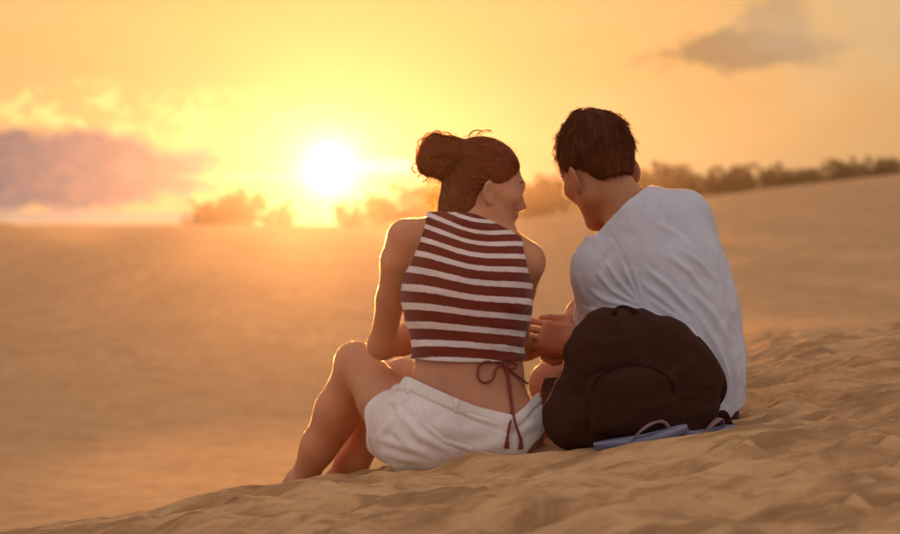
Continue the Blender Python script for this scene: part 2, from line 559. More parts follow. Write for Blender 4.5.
def build_ground():
    def axis(lo, hi, step, grow, far):
        a = list(np.arange(lo, hi, step))
        s, p = step, hi
        while p < far:
            a.append(p)
            s *= grow
            p += s
        a.append(far)
        s, p = step, lo
        pre = []
        while True:
            s *= grow
            p -= s
            if p < -far:
                break
            pre.append(p)
        pre.append(-far)
        return np.array(pre[::-1] + a)
    xs = axis(-1.45, 1.45, 0.0095, 1.045, 124.0)
    ys = axis(3.85, 6.3, 0.0095, 1.028, 124.0)
    X, Y = np.meshgrid(xs, ys)
    Z = ground_z(X, Y)
    # sand pressed down under and heaped beside what rests on it
    V = np.stack([X, Y, Z], -1).reshape(-1, 3)
    nx, ny = len(xs), len(ys)
    i = (np.arange(ny - 1)[:, None] * nx + np.arange(nx - 1)[None, :]).ravel()
    Fq = np.stack([i, i + 1, i + nx + 1, i + nx], 1)
    o = mesh_obj('sand_ground', V, Fq, SAND)
    o['kind'] = 'structure'
    o['label'] = 'trampled golden sand of the dunes'
    return o


ground = build_ground()


# ------------------------------------------------------------------ implicit modelling
class Prim:
    def __init__(self, kind, k, **d):
        self.kind, self.k = kind, k
        self.__dict__.update(d)

    def bbox(self):
        if self.kind == 'cone':
            lo = np.minimum(self.a - self.ra, self.b - self.rb)
            hi = np.maximum(self.a + self.ra, self.b + self.rb)
            return lo, hi
        r = max(self.r)
        return self.c - r, self.c + r

    def dist(self, P):
        if self.kind == 'cone':
            ab = self.b - self.a
            t = np.clip(((P - self.a) @ ab) / (ab @ ab), 0, 1)
            q = P - self.a - t[..., None] * ab
            return np.sqrt((q * q).sum(-1)) - (self.ra + (self.rb - self.ra) * t)
        q = (P - self.c) @ self.M
        if self.kind == 'ell':
            k0 = np.sqrt(((q / self.r) ** 2).sum(-1))
            k1 = np.sqrt(((q / self.r ** 2) ** 2).sum(-1)) + 1e-9
            return k0 * (k0 - 1) / k1
        if self.kind == 'box':
            h = self.r - self.rnd
            d = np.abs(q) - h
            return np.sqrt((np.maximum(d, 0) ** 2).sum(-1)) + np.minimum(d.max(-1), 0) - self.rnd


class Shape:
    def __init__(self):
        self.p = []

    def cone(self, a, b, ra, rb, k=0.03, neg=False):
        self.p.append(Prim('cone', k, a=np.asarray(a, float), b=np.asarray(b, float), ra=ra, rb=rb, neg=neg))

    def chain(self, pts, rads, k=0.03):
        for i in range(len(pts) - 1):
            self.cone(pts[i], pts[i + 1], rads[i], rads[i + 1], k)

    def ell(self, c, r, M=None, k=0.03, neg=False):
        self.p.append(Prim('ell', k, c=np.asarray(c, float), r=np.asarray(r, float), M=np.eye(3) if M is None else np.asarray(M, float), neg=neg))

    def box(self, c, r, rnd, M=None, k=0.02, neg=False):
        self.p.append(Prim('box', k, c=np.asarray(c, float), r=np.asarray(r, float), rnd=rnd, M=np.eye(3) if M is None else np.asarray(M, float), neg=neg))

    @staticmethod
    def _comb(d, nd, k, neg):
        if neg:
            nd = -nd
            h = np.clip(0.5 - 0.5 * (d - nd) / k, 0, 1)
            return d * (1 - h) + nd * h + k * h * (1 - h)
        h = np.clip(0.5 + 0.5 * (d - nd) / k, 0, 1)
        return d * (1 - h) + nd * h - k * h * (1 - h)

    def eval(self, P):
        d = np.full(len(P), 1.0)
        for p in self.p:
            d = self._comb(d, p.dist(P), p.k, p.neg)
        return d

    def mesh(self, h):
        los, his = zip(*[p.bbox() for p in self.p if not p.neg])
        lo = np.min(los, 0) - 0.03
        hi = np.max(his, 0) + 0.03
        n = np.ceil((hi - lo) / h).astype(int) + 1
        ax = [lo[i] + h * np.arange(n[i]) for i in range(3)]
        D = np.full(n, 1.0, dtype=np.float32)
        for p in self.p:
            l, u = p.bbox()
            mg = p.k + 3 * h + 0.02
            i0 = np.maximum(((l - mg - lo) / h).astype(int), 0)
            i1 = np.minimum(((u + mg - lo) / h).astype(int) + 2, n)
            if np.any(i1 <= i0):
                continue
            G = np.stack(np.meshgrid(*[ax[i][i0[i]:i1[i]] for i in range(3)], indexing='ij'), -1)
            sl = tuple(slice(i0[i], i1[i]) for i in range(3))
            D[sl] = self._comb(D[sl], p.dist(G), p.k, p.neg)
        return surface_net(D, lo, h)


_EDGES = [(0, 1), (2, 3), (4, 5), (6, 7), (0, 2), (1, 3), (4, 6), (5, 7), (0, 4), (1, 5), (2, 6), (3, 7)]


def surface_net(D, lo, h):
    S = D < 0
    c = np.zeros(tuple(np.array(D.shape) - 1), dtype=np.uint8)
    offs = [(i, j, k) for i in (0, 1) for j in (0, 1) for k in (0, 1)]
    nx, ny, nz = c.shape
    for (i, j, k) in offs:
        c += S[i:i + nx, j:j + ny, k:k + nz]
    act = np.argwhere((c > 0) & (c < 8))
    val = np.stack([D[act[:, 0] + i, act[:, 1] + j, act[:, 2] + k] for (i, j, k) in offs], 1).astype(float)
    O = np.array(offs, float)
    acc = np.zeros((len(act), 3))
    cnt = np.zeros(len(act))
    for a, b in _EDGES:
        va, vb = val[:, a], val[:, b]
        m = (va < 0) != (vb < 0)
        t = np.where(m, va / np.where(m, va - vb, 1), 0)
        acc += m[:, None] * (O[a] + t[:, None] * (O[b] - O[a]))
        cnt += m
    V = lo + h * (act + acc / cnt[:, None])
    idx = np.full(c.shape, -1, dtype=np.int32)
    idx[act[:, 0], act[:, 1], act[:, 2]] = np.arange(len(act))
    quads = []
    for ax in range(3):
        sl0 = [slice(None)] * 3
        sl1 = [slice(None)] * 3
        sl0[ax], sl1[ax] = slice(0, -1), slice(1, None)
        ch = S[tuple(sl0)] != S[tuple(sl1)]
        e = np.argwhere(ch)
        b_, c_ = [(1, 2), (2, 0), (0, 1)][ax]
        e = e[(e[:, b_] > 0) & (e[:, c_] > 0) & (e[:, b_] < c.shape[b_]) & (e[:, c_] < c.shape[c_])]
        db, dc = np.zeros(3, int), np.zeros(3, int)
        db[b_], dc[c_] = 1, 1
        q = np.stack([idx[tuple((e - db - dc).T)], idx[tuple((e - dc).T)], idx[tuple(e.T)], idx[tuple((e - db).T)]], 1)
        inside = S[tuple(e.T)]
        q[~inside] = q[~inside][:, ::-1]
        quads.append(q)
    Q = np.concatenate(quads)
    return V, Q[(Q >= 0).all(1)]


def vnormals(V, T):
    n = np.zeros_like(V)
    a, b, c = V[T[:, 0]], V[T[:, 1]], V[T[:, 2]]
    fn = np.cross(b - a, c - a)
    for i in range(3):
        np.add.at(n, T[:, i], fn)
    return n / (np.linalg.norm(n, axis=1)[:, None] + 1e-12)


def relax(V, Q, it=2, lam=0.5):
    E = np.concatenate([Q[:, [0, 1]], Q[:, [1, 2]], Q[:, [2, 3]], Q[:, [3, 0]]]) if Q.shape[1] == 4 else \
        np.concatenate([Q[:, [0, 1]], Q[:, [1, 2]], Q[:, [2, 0]]])
    for _ in range(it):
        s = np.zeros_like(V)
        n = np.zeros(len(V))
        for i, j in ((0, 1), (1, 0)):
            for k in range(3):
                s[:, k] += np.bincount(E[:, i], V[E[:, j], k], len(V))
            n += np.bincount(E[:, i], minlength=len(V))
        V = V + lam * (s / np.maximum(n, 1)[:, None] - V)
    return V


def tri(Q):
    return np.concatenate([Q[:, [0, 1, 2]], Q[:, [0, 2, 3]]])


def clip(V, T, g):
    """keep the part of a triangle mesh where g >= 0, cut cleanly along g = 0"""
    ins = g[T] >= 0
    n = ins.sum(1)
    keep = [T[n == 3]]
    newV = [V]
    base = len(V)
    for cnt in (1, 2):
        t, i = T[n == cnt], ins[n == cnt]
        if not len(t):
            continue
        lone = np.argmax(i if cnt == 1 else ~i, 1)
        rows = np.arange(len(t))
        a, b, c = t[rows, lone], t[rows, (lone + 1) % 3], t[rows, (lone + 2) % 3]

        def cut(p, q):
            w = (g[p] / (g[p] - g[q]))[:, None]
            return V[p] + w * (V[q] - V[p])
        k = len(t)
        newV += [cut(a, b), cut(a, c)]
        i1, i2 = base + np.arange(k), base + k + np.arange(k)
        base += 2 * k
        if cnt == 1:
            keep.append(np.stack([a, i1, i2], 1))
        else:
            keep += [np.stack([i1, b, c], 1), np.stack([i1, c, i2], 1)]
    V2, T2 = np.concatenate(newV), np.concatenate(keep)
    # weld the doubled cut points
    key = np.round(V2 * 1e5).astype(np.int64)
    _, first, inv = np.unique(key, axis=0, return_index=True, return_inverse=True)
    inv = inv.ravel()
    V2, T2 = V2[first], inv[T2]
    T2 = T2[(T2[:, 0] != T2[:, 1]) & (T2[:, 1] != T2[:, 2]) & (T2[:, 0] != T2[:, 2])]
    used = np.zeros(len(V2), bool)
    used[T2] = True
    mp = np.cumsum(used) - 1
    return V2[used], mp[T2]


def seg_dist(U, Vv, a, b):
    """distance in the (u, v) measuring plane to a segment, and the position along it"""
    ax, ay = a
    dx, dy = b[0] - ax, b[1] - ay
    t = ((U - ax) * dx + (Vv - ay) * dy) / (dx * dx + dy * dy)
    tc = np.clip(t, 0, 1)
    return np.hypot(U - ax - tc * dx, Vv - ay - tc * dy), tc


def folds(V, N, lst, face=0.15):
    """heights (m) of cloth folds: (points, half width px, height m)"""
    U, W = uv_of(V)
    vis = sstep(-N[:, 1], -0.1, face + 0.2)
    h = np.zeros(len(V))
    for pts, wd, amp in lst:
        best = np.full(len(V), 1e9)
        tt = np.zeros(len(V))
        m = len(pts) - 1
        for i in range(m):
            d, t = seg_dist(U, W, pts[i], pts[i + 1])
            s = d < best
            best = np.where(s, d, best)
            tt = np.where(s, (i + t) / m, tt)
        env = np.sin(np.pi * np.clip(tt * 0.94 + 0.03, 0, 1)) ** 0.7
        h += amp * env * (np.exp(-(best / wd) ** 2) - 0.45 * np.exp(-(best / (2.2 * wd)) ** 2))
    return h * vis


def solidify(o, th):
    md = o.modifiers.new('thickness', 'SOLIDIFY')
    md.thickness = th
    md.offset = 1.0
    return o


BVH_SRC = []


def bvh_add(V, T):
    BVH_SRC.append(BVHTree.FromPolygons([tuple(v) for v in V], [tuple(map(int, t)) for t in T]))


def on_surface(u, v, lift=0.004, default=0.0):
    """nearest modelled surface along a sight line, lifted a little towards the viewer"""
    p = pt(u, v, 0.0)
    o = np.array([0, 0, CAM_H])
    d = (p - o) / np.linalg.norm(p - o)
    best = None
    for b in BVH_SRC:
        hit = b.ray_cast(Vector(o), Vector(d))
        if hit[0] is not None and (best is None or hit[3] < best):
            best = hit[3]
    if best is None:
        return pt(u, v, default)
    return o + d * (best - lift)


def catmull(P, n=8):
    P = np.asarray(P, float)
    Q = np.concatenate([[2 * P[0] - P[1]], P, [2 * P[-1] - P[-2]]])
    out = []
    for i in range(1, len(Q) - 2):
        for t in np.linspace(0, 1, n, endpoint=False):
            a, b, c, d = Q[i - 1], Q[i], Q[i + 1], Q[i + 2]
            out.append(0.5 * ((2 * b) + (c - a) * t + (2 * a - 5 * b + 4 * c - d) * t * t + (3 * b - a - 3 * c + d) * t ** 3))
    out.append(P[-1])
    return np.array(out)


def tube(path, rad, sides=8, flat=1.0, up=None):
    """swept tube; rad a number or per-point list; flat < 1 makes a ribbon"""
    P = np.asarray(path, float)
    n = len(P)
    rad = np.full(n, rad) if np.isscalar(rad) else np.asarray(rad)
    T = np.gradient(P, axis=0)
    T /= np.linalg.norm(T, axis=1)[:, None] + 1e-12
    ref = np.array([0, -1.0, 0]) if up is None else np.asarray(up, float)
    V, Fs = [], []
    for i in range(n):
        s = np.cross(T[i], ref)
        if np.linalg.norm(s) < 1e-4:
            s = np.cross(T[i], [1, 0, 0.2])
        s /= np.linalg.norm(s)
        w = np.cross(s, T[i])
        for k in range(sides):
            a = 2 * math.pi * k / sides
            V.append(P[i] + rad[i] * (math.cos(a) * s + flat * math.sin(a) * w))
    for i in range(n - 1):
        for k in range(sides):
            k2 = (k + 1) % sides
            Fs.append((i * sides + k, i * sides + k2, (i + 1) * sides + k2, (i + 1) * sides + k))
    Fs.append(tuple(range(sides))[::-1])
    Fs.append(tuple((n - 1) * sides + k for k in range(sides)))
    return V, Fs


def join_parts(parts):
    V, Fs = [], []
    for v, f in parts:
        b = len(V)
        V += list(v)
        Fs += [tuple(b + i for i in q) for q in f]
    return V, Fs


def frame(fwd, roll=0.0):
    """columns right, forward, up"""
    f = np.asarray(fwd, float)
    f = f / np.linalg.norm(f)
    r = np.cross(f, [0, 0, 1.0])
    r /= np.linalg.norm(r)
    u = np.cross(r, f)
    c, s = math.cos(roll), math.sin(roll)
    r2, u2 = c * r + s * u, -s * r + c * u
    return np.stack([r2, f, u2], 1)


def head_prims(S, C, M, s, male):
    """a head in its own frame (x right, y forward, z up; chin to crown about 0.23)"""
    L = lambda x, y, z: C + M @ (np.array([x, y, z]) * s)
    E = lambda c, r, k=0.02, neg=False, M2=None: S.ell(L(*c), np.array(r) * s, M if M2 is None else M @ M2, k * s, neg)
    Cn = lambda a, b, ra, rb, k=0.015: S.cone(L(*a), L(*b), ra * s, rb * s, k * s)
    E((0, -.014, .036), (.073, .094, .080), .04)
    E((0, .030, -.025), (.060, .064, .086), .04)
    jw = .054 if male else .048
    for sx in (-1, 1):
        Cn((sx * jw, .004, -.062), (sx * .014, .078, -.100), .017, .015, .03)
        Cn((sx * .056, -.002, -.02), (sx * jw, .004, -.062), .016, .016, .03)
        E((sx * .044, .058, -.016), (.022, .022, .018), .03)
        E((sx * .031, .100, .006), (.017, .015, .011), .012, True)
        E((sx * .031, .080, .005), (.0125, .0125, .0125), .004)
        E((sx * .011, .099, -.034), (.008, .009, .007), .008)
        # ear: shell, hollow, rim, lobe
        a = sx * 0.42
        Re = np.array([[math.cos(a), -math.sin(a), 0], [math.sin(a), math.cos(a), 0], [0, 0, 1]])
        tl = np.array([[1, 0, 0], [0, math.cos(.2), -math.sin(.2)], [0, math.sin(.2), math.cos(.2)]])
        Me = Re @ tl
        ex = .089 if male else .083
        E((sx * ex, -.014, -.022), (.008, .020, .033), .006, False, Me)
        E((sx * (ex + .010), -.013, -.019), (.007, .010, .020), .004, True, Me)
        E((sx * (ex - .003), -.004, -.044), (.006, .008, .009), .006)
    Cn((-.03, .082, .024), (.03, .082, .024), .012, .012, .02)
    Cn((0, .088, .016), (0, .109, -.024), .0065, .0080, .014)
    E((0, .109, -.027), (.0085, .0085, .0075), .010)
    E((0, .090, -.052), (.024, .012, .0070), .010)
    E((0, .088, -.063), (.021, .012, .0075), .010)
    E((0, .084, -.098), (.018, .014, .016), .02)


def hand_prims(S, W, D, N, side, s=1.0, curl=(0.5, 0.7, 0.5), spread=0.06, thumb=0.5):
    """hand from the wrist W along D; fingers close towards N; side = which way the thumb lies"""
    D = np.asarray(D, float) / np.linalg.norm(D)
    N = np.asarray(N, float)
    N = N - D * (N @ D)
    N /= np.linalg.norm(N)
    X = np.cross(D, N) * side
    W = np.asarray(W, float)
    M = np.stack([X, D, N], 1)
    S.cone(W - D * .02, W + D * .02, .026 * s, .027 * s, .02)
    S.box(W + D * .052 * s, np.array([.040, .048, .0145]) * s, .013 * s, M, .018)
    S.ell(W + D * .036 * s + X * .022 * s + N * .008 * s, np.array([.018, .030, .015]) * s, M, .014)
    lens = [(.043, .027, .021), (.048, .030, .022), (.045, .028, .022), (.035, .021, .019)]
    for i, ln in enumerate(lens):
        off = (.031 - .0205 * i)
        p = W + (D * (.094 - .004 * abs(i - 1)) + X * off) * s
        a = 0.0
        sp = spread * (1.2 - i * 0.8)
        rads = (.0092, .0083, .0076, .0066)
        if i == 3:
            rads = tuple(.88 * r for r in rads)
        p0 = p - D * .02 * s
        S.cone(p0, p, .0095 * s, rads[0] * 1.06 * s, .008)
        for j in range(3):
            a += curl[j] * (1 + 0.12 * (i - 1))
            d = math.cos(a) * D + math.sin(a) * N + X * sp * math.cos(a)
            q = p + d * ln[j] * s
            S.cone(p, q, rads[j] * s, rads[j + 1] * s, .004)
            p = q
    p = W + (D * .026 + X * .032 + N * .004) * s
    d1 = D * .75 + X * (.75 - .3 * thumb) + N * .35 * thumb
    d1 /= np.linalg.norm(d1)
    q = p + d1 * .044 * s
    S.cone(p, q, .0135 * s, .0105 * s, .012)
    d2 = D * .95 + X * (.25 - .5 * thumb) + N * .5 * thumb
    d2 /= np.linalg.norm(d2)
    r = q + d2 * .032 * s
    S.cone(q, r, .0102 * s, .0092 * s, .005)
    d3 = D * .9 + X * (.1 - .5 * thumb) + N * .6 * thumb
    d3 /= np.linalg.norm(d3)
    S.cone(r, r + d3 * .025 * s, .0092 * s, .0072 * s, .005)


def eyes(C, M, s, parent):
    for sx in (-1, 1):
        bm = bmesh.new()
        bmesh.ops.create_uvsphere(bm, u_segments=20, v_segments=14, radius=.0131 * s)
        me = bpy.data.meshes.new('eye')
        bm.to_mesh(me)
        bm.free()
        me.materials.append(EYE)
        me.polygons.foreach_set('use_smooth', np.ones(len(me.polygons), dtype=bool))
        o = bpy.data.objects.new('eye', me)
        col.objects.link(o)
        o.parent = parent
        Mw = Matrix([list(r_) for r_ in M]).to_4x4()
        Mw.translation = Vector(C + M @ (np.array([sx * .031, .0805, .005]) * s)) - Vector(parent.location)
        o.matrix_local = Mw


def foot_prims(S, A, D, s=1.0):
    """foot from the ankle A pointing along D (flat)"""
    D = np.asarray(D, float)
    D = D / np.linalg.norm(D)
    X = np.cross(D, [0, 0, 1.0])
    Z = np.array([0, 0, 1.0])
    S.cone(A, A - D * .035 * s - Z * .05 * s, .036 * s, .030 * s, .03)
    S.cone(A, A + D * .10 * s - Z * .045 * s, .038 * s, .030 * s, .03)
    S.cone(A - D * .03 * s - Z * .055 * s, A + D * .12 * s - Z * .058 * s, .028 * s, .026 * s, .03)
    S.ell(A + D * .125 * s - Z * .055 * s, np.array([.046, .035, .022]) * s, np.stack([X, D, Z], 1), .03)
    for i in range(5):
        b = A + (D * (.145 - .006 * i) + X * (-.034 + .017 * i) - Z * .06) * s
        S.cone(b, b + D * (.036 - .004 * i) * s, (.013 - .0015 * i) * s, (.011 - .0012 * i) * s, .006)


def strand_mesh(roots, dirs, lens, curlv, rad, seg=4, droop=0.0):
    """many thin three-sided hairs as one mesh"""
    n = len(roots)
    t = np.linspace(0, 1, seg + 1)
    P = roots[:, None, :] + dirs[:, None, :] * (lens[:, None, None] * t[None, :, None]) + \
        curlv[:, None, :] * (lens[:, None, None] * (t ** 2)[None, :, None])
    P[..., 2] -= droop * (lens[:, None] * t[None, :] ** 2)
    T = P[:, 1:] - P[:, :-1]
    T = np.concatenate([T, T[:, -1:]], 1)
    T /= np.linalg.norm(T, axis=-1, keepdims=True) + 1e-12
    ref = rng.normal(size=(n, 1, 3))
    s = np.cross(T, ref)
    s /= np.linalg.norm(s, axis=-1, keepdims=True) + 1e-12
    w = np.cross(T, s)
    r = rad * (1 - 0.85 * t)[None, :, None]
    rings = []
    for k in range(3):
        a = 2 * math.pi * k / 3
        rings.append(P + r * (math.cos(a) * s + math.sin(a) * w))
    V = np.stack(rings, 2).reshape(-1, 3)
    base = (np.arange(n) * (seg + 1) * 3)[:, None, None] + (np.arange(seg) * 3)[None, :, None] + np.arange(3)[None, None, :]
    nxt = (np.arange(n) * (seg + 1) * 3)[:, None, None] + (np.arange(seg) * 3)[None, :, None] + ((np.arange(3) + 1) % 3)[None, None, :]
    Q = np.stack([base, nxt, nxt + 3, base + 3], -1).reshape(-1, 4)
    return V, Q


def fuzz(V, T, n, length, width, parent, name, mat, seed=1):
    """the fine down that catches a low sun at the edge of skin and cotton: short flat hairs"""
    r = np.random.default_rng(seed)
    N = vnormals(V, T)
    t = T[r.integers(0, len(T), n)]
    w = r.dirichlet((1, 1, 1), n)[..., None]
    P = (V[t] * w).sum(1)
    nn = (N[t] * w).sum(1)
    d = nn + r.normal(0, .45, (n, 3))
    d /= np.linalg.norm(d, axis=1)[:, None]
    s = np.cross(d, r.normal(0, 1, (n, 3)))
    s /= np.linalg.norm(s, axis=1)[:, None] + 1e-9
    L = r.uniform(.5, 1.0, (n, 1)) * length
    s = s * width * .5
    VV = np.stack([P - s, P + s, P + d * L + s * .3, P + d * L - s * .3], 1).reshape(-1, 3)
    return mesh_obj(name, VV, np.arange(4 * n).reshape(-1, 4), mat, parent)


def merge(parts, count=False):
    Vs, Qs, b = [], [], 0
    for V, Q in parts:
        if Q.shape[1] == 4:
            Q = tri(Q)
        Vs.append(V)
        Qs.append(Q + b)
        b += len(V)
    if count:
        return np.concatenate(Vs), np.concatenate(Qs), [len(q) for q in Qs]
    return np.concatenate(Vs), np.concatenate(Qs)


# ------------------------------------------------------------------ the woman
VOX = 0.0036


def finish_body(S, name, mat, parent, bvh=True):
    V, Q = S.mesh(VOX)
    V = relax(V, Q, 2, 0.5)
    o = mesh_obj(name, V, Q, mat, parent)
    fuzz(V, tri(Q), 140000, .0034, .00030, o, 'fine_hair', DOWN)
    if bvh:
        bvh_add(V, Q)
    return o


def cloth(S, h, keep, parent, name, mat, lst=(), noise_amp=0.0, extra=None, thick=0.0022, attr=None, rel=3, it2=1, lint=0, gain=1.0, fw=1.0):
    """a garment: the skin of an implicit shape, cut at its hems, with folds and real thickness"""
    V, Q = S.mesh(h)
    V = relax(V, Q, rel, 0.5)
    T = tri(Q)
    V, T = clip(V, T, keep(V))
    N = vnormals(V, T)
    d = gain * folds(V, N, [(p_, w_ * fw, a_) for p_, w_, a_ in lst]) if lst else np.zeros(len(V))
    if noise_amp:
        d += noise_amp * fbm(V[:, 0] * 18 + V[:, 1] * 9, V[:, 2] * 14 - V[:, 1] * 6, 3, 91)
    if extra is not None:
        d += extra(V, N)
    V = V + N * d[:, None]
    if it2:
        V = relax(V, T, it2, 0.25)
    bvh_add(V, T)
    o = mesh_obj(name, V, T, mat, parent, attrs=None if attr is None else attr(V))
    solidify(o, thick)
    if lint:
        fuzz(V + vnormals(V, T) * thick, T, lint, .0030, .00030, o, 'lint', LINT, 5)
    return o


def woman():
    gp = pt(462, 465, 0.05)
    root = thing('person', 'person in striped sleeveless crop top and white shorts, hair in a bun, seated on sand', 'person', gp)
    S = Shape()
    # torso
    S.ell(pt(464, 424, .03), (.178, .125, .118), k=.05)
    S.ell(pt(424, 437, -.015), (.098, .095, .088), k=.05)
    S.ell(pt(507, 434, -.01), (.094, .095, .086), k=.05)
    S.ell(pt(469, 372, .035), (.138, .092, .115), k=.06)
    S.ell(pt(467, 305, .045), (.152, .100, .135), k=.06)
    S.ell(pt(467, 262, .065), (.140, .088, .100), k=.06)
    # shoulder blades
    S.ell(pt(438, 272, -.005), (.042, .022, .065), k=.04)
    S.ell(pt(501, 280, -.005), (.042, .022, .065), k=.04)
    # neck and shoulders
    C = pt(486, 187, .10)
    HM = frame((math.cos(R(16)), math.sin(R(16)), -0.24), roll=R(2))
    S.cone(pt(473, 240, .075), pt(472, 192, .085), .056, .047, .04)
    S.cone(pt(474, 228, .07), pt(408, 237, .06), .042, .043, .05)
    S.cone(pt(474, 230, .07), pt(526, 258, .07), .042, .043, .05)
    head_prims(S, C, HM, 0.97, False)
    # left arm: elbow on the knee, forearm across in front
    eL = pt(382, 345, .20)
    S.chain([pt(405, 239, .06), pt(398, 262, .065), pt(391, 300, .12), eL], [.046, .041, .035, .033], .02)
    wL = pt(441, 335, .36)
    S.chain([eL, pt(402, 340, .26), wL], [.037, .038, .025], .02)
    hand_prims(S, wL, pt(480, 338, .40) - wL, np.array([0, .2, -1.0]), 1, 0.92, curl=(.5, .8, .5))
    # right arm: down and forward to the joined hands
    eR = pt(516, 340, .30)
    S.chain([pt(528, 264, .065), pt(520, 290, .15), eR], [.043, .036, .033], .02)
    wR = pt(528, 350, .40)
    S.chain([eR, wR], [.034, .025], .02)
    hand_prims(S, wR, pt(550, 341, .41) - wR, np.array([.1, .1, -1.0]), -1, 0.88, curl=(1.1, 1.4, .8), thumb=.9)
    # legs
    kL = pt(357, 364, .37)
    S.chain([pt(424, 438, .06), pt(386, 400, .22), kL], [.092, .070, .052], .03)
    aL = pt(300, 486, .52)
    S.chain([kL, pt(336, 411, .42), pt(318, 448, .46), aL], [.050, .052, .045, .033], .03)
    S.ell(pt(341, 418, .45), (.036, .045, .085), frame(kL - aL) @ np.array([[1, 0, 0], [0, 0, 1], [0, -1, 0]]).T, .04)
    S.ell(kL + np.array([-.008, .012, .006]), (.047, .047, .047), k=.02)
    foot_prims(S, aL, (-.55, .8, 0))
    kR = pt(403, 379, .47)
    S.chain([pt(503, 436, .08), pt(450, 402, .30), kR], [.090, .068, .051], .03)
    aR = pt(336, 487, .58)
    S.chain([kR, pt(374, 428, .52), pt(352, 462, .55), aR], [.049, .049, .042, .033], .03)
    foot_prims(S, aR, (-.45, .85, 0))
    finish_body(S, 'body', SKIN_W, root)

    eyes(C, HM, 0.97, root)
    # striped top: wide shoulders at the neck, deep arm openings, hem above the waist
    T_ = Shape()
    o = 0.010
    T_.ell(pt(469, 372, .035), (.138 + o, .092 + o, .115 + o), k=.06)
    T_.ell(pt(467, 305, .045), (.152 + o, .100 + o, .135 + o), k=.06)
    T_.ell(pt(467, 262, .065), (.140 + o, .088 + o, .100 + o), k=.06)
    T_.ell(pt(438, 272, -.005), (.042 + o, .022 + o, .065 + o), k=.05)
    T_.ell(pt(501, 280, -.005), (.042 + o, .022 + o, .065 + o), k=.05)
    T_.cone(pt(473, 240, .075), pt(472, 205, .08), .056 + o, .05 + o, .05)
    T_.cone(pt(474, 228, .07), pt(420, 234, .06), .044 + o, .046 + o, .06)
    T_.cone(pt(474, 230, .07), pt(520, 254, .07), .042 + o, .044 + o, .06)
    le = np.array([(428, 150), (428, 212), (426, 222), (421, 240), (412, 262), (403, 283), (397, 300), (390, 330), (390, 400)], float)
    re = np.array([(519, 150), (521, 232), (523, 250), (527, 268), (534, 290), (541, 305), (546, 330), (546, 400)], float)
    nk = np.array([(400, 215), (428, 213), (445, 212), (460, 211), (475, 214), (492, 221), (508, 230), (522, 238), (560, 240)], float)

    def keep(V):
        U, W = uv_of(V)
        g = np.minimum(U - np.interp(W, le[:, 1], le[:, 0]), np.interp(W, re[:, 1], re[:, 0]) - U)
        g = np.minimum(g, W - np.interp(U, nk[:, 0], nk[:, 1]))
        hem = 362.5 + 0.0012 * (U - 470) ** 2 * np.sign(V[:, 1] - 5.2) * -1
        return np.minimum(g, hem - W)

    def stripes(V):
        U, W = uv_of(V)
        N0 = (U - 467) / 64.0
        up = np.clip((360 - W) / 130.0, -.2, 1.2)
        # height along the body, tipping to the right shoulder and sagging at the sides
        w = W - (3 + 9 * up) * N0 - (5 - 9 * up) * N0 ** 2 - 2.5 * up * np.sin(N0 * 4.0 + 1.0)
        ks_v = np.array([196, 206, 216, 227.5, 239, 251.5, 264.5, 279.5, 295.5, 311.5, 328, 344.5, 361, 377])
        return {'stripe': np.interp(w, ks_v, np.arange(len(ks_v)) + 0.5)}
    fl = [([(448, 216), (470, 224), (496, 231)], 4, .004), ([(440, 222), (462, 233), (486, 238)], 4, .003),
          ([(410, 285), (430, 292), (455, 291)], 6, .003), ([(531, 303), (515, 306), (496, 300)], 6, .004),
          ([(528, 322), (512, 326), (490, 322)], 5, .003), ([(528, 340), (505, 346), (480, 341)], 5, .003),
          ([(405, 318), (425, 326), (446, 323)], 5, .0025), ([(409, 340), (430, 350), (452, 348)], 5, .003),
          ([(467, 262), (468, 300), (470, 355)], 9, -.006)]

    def hemridge(V, N):
        U, W = uv_of(V)
        return 0.0018 * sstep(W, 354, 358) * np.exp(-((W - 358) / 6.) ** 2)
    top = cloth(T_, .0042, keep, root, 'striped_top', STRIPE, fl, .007, hemridge, attr=stripes, lint=0, gain=2.2)

    # shorts
    P = Shape()
    o = 0.013
    P.ell(pt(464, 424, .03), (.178 + o, .125 + o, .118 + o), k=.05)
    P.ell(pt(424, 437, -.015), (.098 + o, .095 + o, .088 + o), k=.05)
    P.ell(pt(507, 434, -.01), (.094 + o, .095 + o, .086 + o), k=.05)
    P.ell(pt(469, 385, .03), (.146 + o, .105 + o, .07 + o), k=.05)
    legL = (pt(426, 436, .05), pt(386, 418, .20))
    legR = (pt(503, 436, .08), pt(478, 418, .24))
    P.cone(*legL, .104, .098, .04)
    P.cone(*legR, .100, .092, .04)
    wb = np.array([(380, 376), (411, 378), (430, 387), (450, 396), (475, 406), (500, 413), (514, 416), (524, 408), (531, 399), (540, 390), (560, 384)], float)

    def keep2(V):
        U, W = uv_of(V)
        g = (W - np.interp(U, wb[:, 0], wb[:, 1])) * .0025
        for a, b, ln in ((legL[0], legL[1], .128), (legR[0], legR[1], .12)):
            d = (b - a) / np.linalg.norm(b - a)
            s = (V - a) @ d
            r = np.linalg.norm(V - a - s[:, None] * d, axis=1)
            g = np.minimum(g, np.maximum(ln + 0.012 * np.sin(9 * V[:, 2] * 6) - s, r - .15))
        hr = np.interp(W, [400, 415, 425, 436, 446, 460], [600, 600, 549, 541, 531, 520]) - U
        return np.minimum(g, np.where(V[:, 1] < 5.45, hr * .0025, 1))
